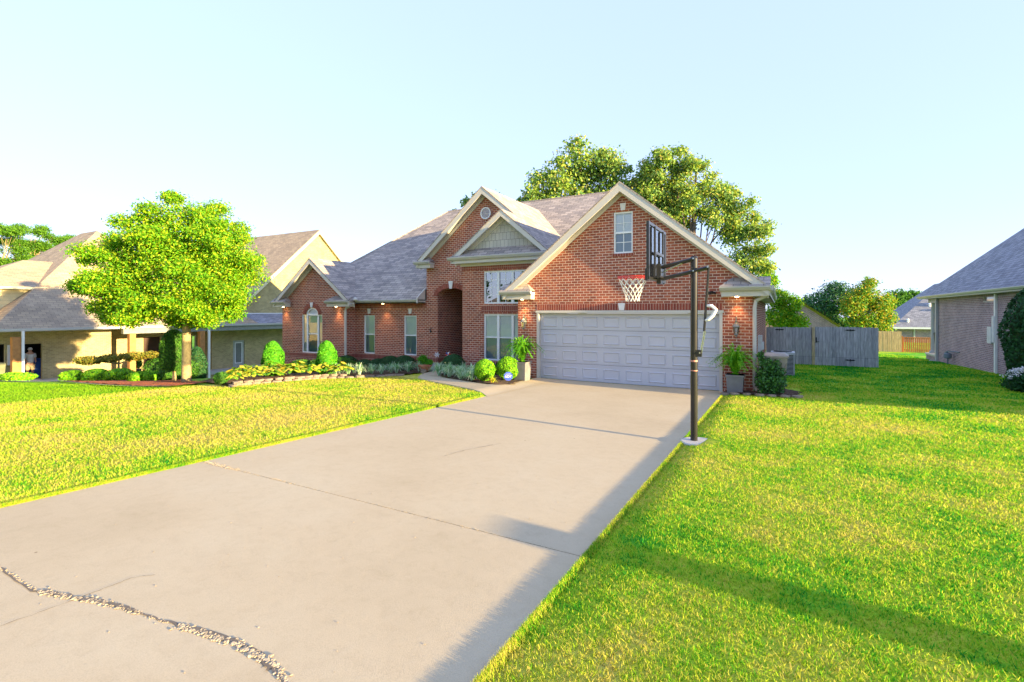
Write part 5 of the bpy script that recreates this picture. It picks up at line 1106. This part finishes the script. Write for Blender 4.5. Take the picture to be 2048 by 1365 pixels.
def sublumps(lm, k, rs, seed, flat=.5):
    r = random.Random(seed); out = [(a, b, c_, d_*.95, e_*.95, f_*.95) for a, b, c_, d_, e_, f_ in lm]
    for a, b, c_, d_, e_, f_ in lm:
        for i in range(k):
            v = Vector((r.gauss(0, 1), r.gauss(0, 1), r.gauss(0, .8))).normalized(); q = r.uniform(*rs); out.append((a+v.x*d_*.9, b+v.y*e_*.9, c_+v.z*f_*.9, q, q, q*flat))
    return out
mp = [(a, b, c_, d_*1.1, e_*1.1, f_*1.12) for a, b, c_, d_, e_, f_ in mp]; mp = sublumps(mp, 7, (.32, .6), 5, .62)
tree('shade_tree', 'broad yellow green shade tree on the lawn between the two front yards', None, -18.6, 9.9, 2.1, .145, mp, 185000, .043, M['maple'], M['bark'], 11, limbs=12, up=.5, shell=.35, aspect=.5)
def crown(seed, w_, h0, h1, n, depth=2.5, rs=(1.0, 1.8), top=1.0):
    r = random.Random(seed); out = []
    for k in range(n):
        f = r.random(); h = h0+(h1-h0)*f; ww = w_*math.sin(PI*min(1, .18+.80*f))**.7; out.append((r.uniform(-ww, ww), r.uniform(-depth, depth), h, r.uniform(*rs), r.uniform(*rs), r.uniform(*rs)*.75))
    return out
BK = 36.0
def at(px_, fw_): return gx(px_, fw_)
x, y = at(1165, 38); UP = 2.3; tree('oak_tree', 'tallest dense oak behind the roof between the two brick gables', 'trees behind the brick house', x, y, 4, .35,
    sublumps([(a*1.18+.4, b, h+.8, c*1.08, d, e2) for a, b, h, c, d, e2 in [(-.6, 0, 13.9, 2.0, 2.2, 1.5), (1.0, 0, 13.7, 2.0, 2.2, 1.5), (-2.0, 0, 12.6, 1.6, 2, 1.5), (-.5, .5, 12.0, 2.2, 2, 1.6), (1.8, 0, 12.0, 1.8, 2, 1.6), (-3.0, 0, 10.6, 1.5, 2, 1.3), (-4.4, 0, 9.9, 1.2, 1.5, 1.1), (-1.0, 0, 10.2, 2.2, 2, 1.5), (1.5, 0, 10.2, 2.2, 2, 1.6), (3.4, 0, 12.2, 1.1, 1.4, 1.0), (4.3, .5, 11.3, 1.0, 1.3, 1.0), (3.6, 0, 10.2, 1.6, 1.8, 1.5), (-3.4, 0, 8.8, 2, 2, 1.4), (5.4, 0, 10.6, 1.2, 1.4, 1.2), (-5.3, 0, 9.2, .9, 1.2, .9), (5.2, 0, 9.0, 1.6, 1.5, 1.3), (4.6, 0, 11.6, 1.3, 1.4, 1.0)]], 4, (.6, 1.1), 2, .8), 34000, .125, M['oak'], M['darkbark'], 12, limbs=8, shell=.3)
x, y = at(955, 44); tree('oak_tree', 'small dark oak tops showing left of the entry gable peak', 'trees behind the brick house', x, y, 4, .25,
    sublumps([(a, b, h+1.9, c, d, e2) for a, b, h, c, d, e2 in [(-1.9, 0, 10.4, .8, 1, .9), (-2.3, 0, 9.4, .9, 1, .8), (-.9, 0, 11.4, .7, 1, .9), (.3, 0, 12.0, .7, 1, 1.0), (1.6, 0, 11.8, .6, 1, 1.3), (2.2, 0, 11.0, 1.0, 1, 1.2), (0, 0, 10, 2, 1.5, 1.2)]], 3, (.4, .7), 3, .8), 7000, .15, M['oak'], M['darkbark'], 13, limbs=4, shell=.3)
x, y = at(1385, 36); tree('oak_tree', 'pale sparse oak rising right of the garage gable', 'trees behind the brick house', x, y, 4, .32,
    sublumps([(a, b, h+1.0, c*.95, d, e2) for a, b, h, c, d, e2 in [(-2.8, 0, 12.3, 1.3, 1.6, 1.2), (-1.9, 0, 13.2, 1.1, 1.4, .9), (-.4, 0, 12.7, 1.2, 1.4, 1.0), (-3.2, 0, 10.6, 1.4, 1.6, 1.3), (-1.2, 0, 11.2, 1.6, 1.6, 1.3), (.9, 0, 11.0, 1.3, 1.5, 1.1), (2.2, 0, 10.4, 1.4, 1.5, 1.1), (3.3, 0, 9.2, 1.5, 1.6, 1.2), (1.3, 0, 9.2, 1.8, 1.6, 1.4), (-.8, 0, 9.4, 1.8, 1.6, 1.4), (4.3, 0, 7.8, 1.3, 1.6, 1.1), (3.0, 0, 7.4, 1.6, 1.6, 1.2), (4.9, 0, 6.3, 1.1, 1.4, 1.0), (5.3, 0, 4.9, 1.0, 1.3, 1.0), (3.6, 0, 5.6, 1.5, 1.5, 1.2)]], 4, (.5, .9), 4, .8), 36000, .10, M['oak'], M['darkbark'], 14, limbs=9, shell=.2)
x, y = at(1585, 34); tree('maple_tree', 'bright yellow green tree at the corner behind the garage side wall', None, x, y, 1.2, .12, [(-.9, 0, 2.6, 1.1, 1.2, .9), (.1, 0, 2.2, 1.0, 1.2, .7), (-1.2, 0, 3.9, .9, 1.1, .7), (-.2, 0, 3.4, .9, 1, .8), (-1.6, 0, 5.0, .7, 1, .6)], 9000, .08, M['maple'], M['darkbark'], 15)
x, y = at(1650, 52); tree('evergreen_tree', 'dark blue green evergreen behind the grey fence', None, x, y, 1, .25, [(-.6, 0, 4.0, 2.4, 2, 1.9), (1.2, 0, 4.9, 2.1, 2, 1.9), (-2.3, 0, 3.2, 1.6, 2, 1.6), (2.8, 0, 4.4, 1.6, 2, 1.7), (.4, 0, 2.0, 3.2, 2, 1.3), (1.2, .3, 6.0, 1.0, 1, .9)], 16000, .11, M['dkleaf'], M['darkbark'], 16)
x, y = at(1612, 60); tree('evergreen_tree', 'narrow blue green tree left of the big evergreen', None, x, y, 1, .2, [(0, 0, 4.2, .9, 1, 1.6), (-.5, 0, 2.6, 1.5, 1.3, 1.4), (1.0, 0, 3.0, 1.6, 1.3, 1.6)], 6000, .12, M['midleaf'], M['darkbark'], 17)
x, y = at(1735, 48); tree('maple_tree', 'green tree turning orange between the evergreen and the right house', None, x, y, 1, .2, [(-.4, 0, 5.2, 1.3, 1.5, 1.3), (.2, 0, 6.3, .8, 1, .7), (-1.4, 0, 4.2, 1.4, 1.5, 1.3), (1.0, 0, 4.3, 1.4, 1.5, 1.3), (1.6, 0, 2.9, 1.2, 1.5, 1.3), (-.4, 0, 2.6, 1.9, 1.5, 1.3), (1.2, 0, 1.6, 1.3, 1.5, 1.0), (2.0, 0, 4.6, .7, 1, .8)], 17000, .10, M['orangeleaf'], M['darkbark'], 18, shell=.3)
x, y = at(1812, 95); tree('green_tree', 'mid green tree beyond the distant hip roofed house', None, x, y, 2, .3, [(-2, 0, 6.4, 2.4, 2, 2.2), (1, 0, 6.6, 2.4, 2, 2.0), (-.5, 0, 4.0, 3.5, 2, 2.4), (3.2, 0, 6.0, 1.8, 2, 1.8)], 9000, .2, M['midleaf'], M['darkbark'], 19)
x, y = at(705, 75); tree('green_tree', 'treetop showing above the hip roof left of the house', None, x, y, 4, .3, [(-1.4, 0, 10.9, 1.4, 2, .9), (.2, 0, 10.9, 1.4, 2, 1.0), (1.6, 0, 10.2, 1.2, 2, 1.2), (-.2, 0, 9, 2.8, 2, 1.5)], 4000, .16, M['midleaf'], M['darkbark'], 20, zb=-2.3)
for i, (p, fwd_, top_, lb_) in enumerate(((-8, 62, 12.7, 'pine with the widest crown at the left picture edge'), (40, 66, 13.3, 'tall pine second from the left edge above the neighbour roof'), (95, 72, 13.0, 'pine just left of the neighbour hip roof'), (140, 80, 14.0, 'farthest pine touching the neighbour roof peak'))):
    x, y = at(p, fwd_); r2 = random.Random(i+50); lm = []
    for k in range(13): lm.append((r2.uniform(-2.9, 2.9), r2.uniform(-1.5, 1.5), top_+2.6-r2.random()**1.2*5.0, r2.uniform(1.3, 2.2), r2.uniform(1.1, 1.6), r2.uniform(.5, .95)))
    lm.append((0, 0, top_+2.6, 1.4, 1.3, .6)); tree('pine_tree', lb_, 'pines behind the left house', x, y, 6, .2, lm, 15000, .15, M['pine'], M['bark'], 60+i, zb=-2.4, shell=.2, aspect=.3)
for i, (x, y, h) in enumerate(((-62, 22, 6), (-66, 30, 6.5), (-58, 44, 7), (-40, 62, 6), (20, 100, 7), (4, 90, 6), (34, 96, 7))):
    tree('green_tree', 'low distant green tree, %s in the far belt behind the houses from the left' % ordn[i], 'far belt of trees', x, y, 1.5, .25, crown(80+i, 4.5, 1.5, h, 9, 2.5, (1.6, 2.4)), 5000, .22, M['midleaf'], M['darkbark'], 80+i, zb=-3.0)

for i, (x, y, h) in enumerate(((-20, -22, 9), (-27, -26, 11), (-36, -22, 9), (-47, -30, 12), (-12, -30, 10), (-60, -24, 10), (-2, -34, 9))):
    tree('green_tree', 'tree across the street behind the viewer, %s from the house side, mirrored in the windows' % ordn[i], 'trees across the street', x, y, 2.5, .3, crown(180+i, 3.6, 2.0, h, 9, 2.5, (1.6, 2.6)), 3500, .34, M['midleaf'], M['darkbark'], 180+i, zb=.6)
AH = thing('brick_house', 'house across the street behind the viewer, mirrored in the windows', 'house', (-30, -36, .6)); obj('wall', MB().box(-40, -22, -44, -34, .2, 3.4), M['tanbrick'], AH); hip(AH, -40.5, -21.5, -44.5, -33.5, 3.4, .7, M['shingle_tan'])

# ------------------------------------------------------------------ lawn blades
def blades(n, sampler, seed):
    r = rng(seed); P = sampler(r, n); k = len(P); z = np.array([ground(a, b) for a, b in P]); dist = np.hypot(P[:, 0], P[:, 1])
    h = (.012+.018*r.random(k))*(1+.03*dist); w_ = (.0016+.0016*r.random(k))*(1+.32*dist); th = r.random(k)*2*PI; ln = r.normal(size=(k, 2))*.6*h[:, None]
    a = np.stack([P[:, 0]-w_*np.cos(th), P[:, 1]-w_*np.sin(th), z-.004], 1); b = np.stack([P[:, 0]+w_*np.cos(th), P[:, 1]+w_*np.sin(th), z-.004], 1)
    c_ = np.stack([P[:, 0]+ln[:, 0], P[:, 1]+ln[:, 1], z+h], 1); return np.stack([a, b, c_], 1).reshape(-1, 3)
def samp(xf, dmin, dmax, ang0, ang1, powr):
    def f(r, n):
        u = r.random(n); dd = (dmin**powr+(dmax**powr-dmin**powr)*u)**(1/powr); a = ang0+(ang1-ang0)*r.random(n); x = dd*np.sin(a); y = dd*np.cos(a); k = xf(x, y); return np.stack([x[k], y[k]], 1)
    return f
wlk = [tuple(p) for p in la]
def lx(x, y):
    lim = np.interp(y, [0, 10.2, 10.64, 11.2, 11.81, 12.35, 12.9, 13.4, 14.1], [-6.30, -6.30, -6.66, -7.53, -8.52, -9.45, -10.3, -11.4, -12.6]); bedl = np.interp(y, [0, 9.1, 10.3, 11.2, 12.2, 12.7, 13.2, 13.8], [-99, -14.9, -15.0, -14.8, -14.4, -13.6, -13.0, -12.5])
    nbed = (x < -16.5) & (y > 8.2+(np.abs(x)-16.5)*.14)
    return (x < lim) & (x > bedl) & (x > -28) & (y < 13.9) & ~nbed
def rx_(x, y): return (x > -1.285) & ((x > -.58) | (y < 13.6)) & ~((x < .5) & (y > 13.6) & (y < 16.4)) & (x < 7.9) & ((y < 28.1) | (x > 4.1)) & (np.hypot(x-(PX+.07), y-(PY-.01)) > .27)
cs = np.concatenate([blades(420000, samp(rx_, 1.8, 44, math.radians(-40), math.radians(21), .55), 1), blades(280000, samp(lx, 4.5, 30, math.radians(-82), math.radians(-28), .55), 2)])
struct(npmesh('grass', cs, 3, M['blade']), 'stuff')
# longer tufts hanging over the concrete edges
r = rng(5); n = 26000; yy = np.concatenate([2*np.ones(0), r.random(n)**1.6*12+1.5]); xx = -1.29+np.abs(r.normal(size=n))*.02
yl = r.random(n)**1.3*8.7+1.2; xl = -6.30-np.abs(r.normal(size=n))*.02; X_ = np.concatenate([xx, xl]); Y_ = np.concatenate([yy, yl]); k = len(X_); side = np.concatenate([-np.ones(n), np.ones(n)])
hh = .012+.022*r.random(k)+.002*Y_; wv = .002*(1+.3*np.hypot(X_, Y_)); th = r.random(k)*2*PI; zz = -.03*(Y_-14.6)+.005
a = np.stack([X_-wv*np.cos(th), Y_-wv*np.sin(th), zz], 1); b = np.stack([X_+wv*np.cos(th), Y_+wv*np.sin(th), zz], 1); c_ = np.stack([X_+side*.025*r.random(k)*1.0, Y_+r.normal(size=k)*.02, zz+hh], 1)
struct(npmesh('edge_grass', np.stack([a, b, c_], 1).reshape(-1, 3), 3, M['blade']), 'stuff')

# ------------------------------------------------------------------ driveway cracks and rubble
def crackstrip(pts, wd, seed):
    r = random.Random(seed); P = []
    for i in range(len(pts)-1):
        for k in range(10): P.append(lerp(pts[i], pts[i+1], k/10))
    P.append(pts[-1]); s = MB()
    for i, p in enumerate(P):
        a = P[max(i-1, 0)]; b = P[min(i+1, len(P)-1)]; dd = Vector((b[0]-a[0], b[1]-a[1])).normalized(); nn = Vector((-dd.y, dd.x)); j = r.uniform(-.008, .008); ww = wd*r.uniform(.4, 1.5)/2
        for sg in (1, -1): x, y = p[0]+nn.x*(j+sg*ww), p[1]+nn.y*(j+sg*ww); s.v.append((x, y, dz(y)+.004+seed*.0002))
    for i in range(len(P)-1): s.f.append((2*i, 2*i+1, 2*i+3, 2*i+2))
    return s
struct(obj('driveway_crack', crackstrip([(-4.15, 1.34), (-3.9, 1.4), (-3.65, 1.47), (-3.4, 1.52)], .025, 11), M['joint'], uv=False)); struct(obj('driveway_crack', crackstrip([(-2.98, 1.58), (-2.74, 1.63), (-2.45, 1.645), (-2.25, 1.60)], .03, 12), M['joint'], uv=False))
cr = [(-5.4, 1.33), (-4.81, 1.32), (-4.23, 1.30), (-4.0, 1.36), (-3.79, 1.45), (-3.43, 1.51), (-3.02, 1.57), (-2.74, 1.63), (-2.41, 1.65), (-2.1, 1.57), (-1.7, 1.52), (-1.3, 1.5)]
struct(obj('driveway_crack', crackstrip(cr, .014, 1), M['joint'], uv=False)); struct(obj('driveway_crack', crackstrip([(-3.89, .9), (-3.87, 1.2), (-3.85, 1.5), (-3.85, 1.7), (-3.76, 1.8)], .004, 2), M['joint'], uv=False))
struct(obj('driveway_crack', crackstrip([(-3.9, 5.3), (-3.83, 5.7), (-3.6, 6.3)], .006, 3), M['joint'], uv=False))
rub = MB(); r = random.Random(9)
def pebble(x, y, s_):
    V = []; n_ = 6
    for lay, (q, zq) in enumerate(((.9, 0), (1, .5), (.6, .9))):
        for k in range(n_): t = 2*PI*k/n_+r.uniform(-.3, .3); V.append((x+s_*q*math.cos(t)*r.uniform(.7, 1.2), y+s_*q*math.sin(t)*r.uniform(.7, 1.2), dz(y)+.002+s_*zq*r.uniform(.4, .7)))
    s_*=1; rub.add(V, [(l*n_+k, l*n_+(k+1) % n_, (l+1)*n_+(k+1) % n_, (l+1)*n_+k) for l in range(2) for k in range(n_)]+[tuple(range(2*n_, 3*n_))])
for (a, b, dens, wd, s0, s1) in (((-4.15, 1.33), (-3.65, 1.47), 240, .020, .003, .011), ((-3.65, 1.47), (-3.35, 1.52), 110, .02, .003, .009), ((-3.35, 1.52), (-3.0, 1.57), 40, .01, .003, .006), ((-3.02, 1.57), (-2.6, 1.63), 240, .022, .003, .011), ((-2.6, 1.63), (-2.25, 1.63), 150, .022, .003, .015), ((-4.9, 1.32), (-4.15, 1.32), 70, .010, .003, .008), ((-2.25, 1.62), (-1.9, 1.53), 90, .015, .004, .01), ((-6.25, 3.54), (-5.6, 3.54), 220, .03, .004, .010), ((-5.6, 3.54), (-4.6, 3.54), 70, .012, .004, .008), ((-4.6, 3.54), (-1.4, 3.54), 80, .01, .003, .006)):
    for k in range(dens): t = r.random(); pebble(a[0]+(b[0]-a[0])*t+r.gauss(0, .01), a[1]+(b[1]-a[1])*t+r.gauss(0, wd*.6), r.uniform(s0, s1))
for k in range(170): pebble(r.uniform(-6, -1.5), r.uniform(1.2, 7), r.uniform(.002, .006))
struct(obj('rubble', rub, plain('broken_concrete', (.43, .35, .24), .95, var=.35, scale=30), uv=False), 'stuff')
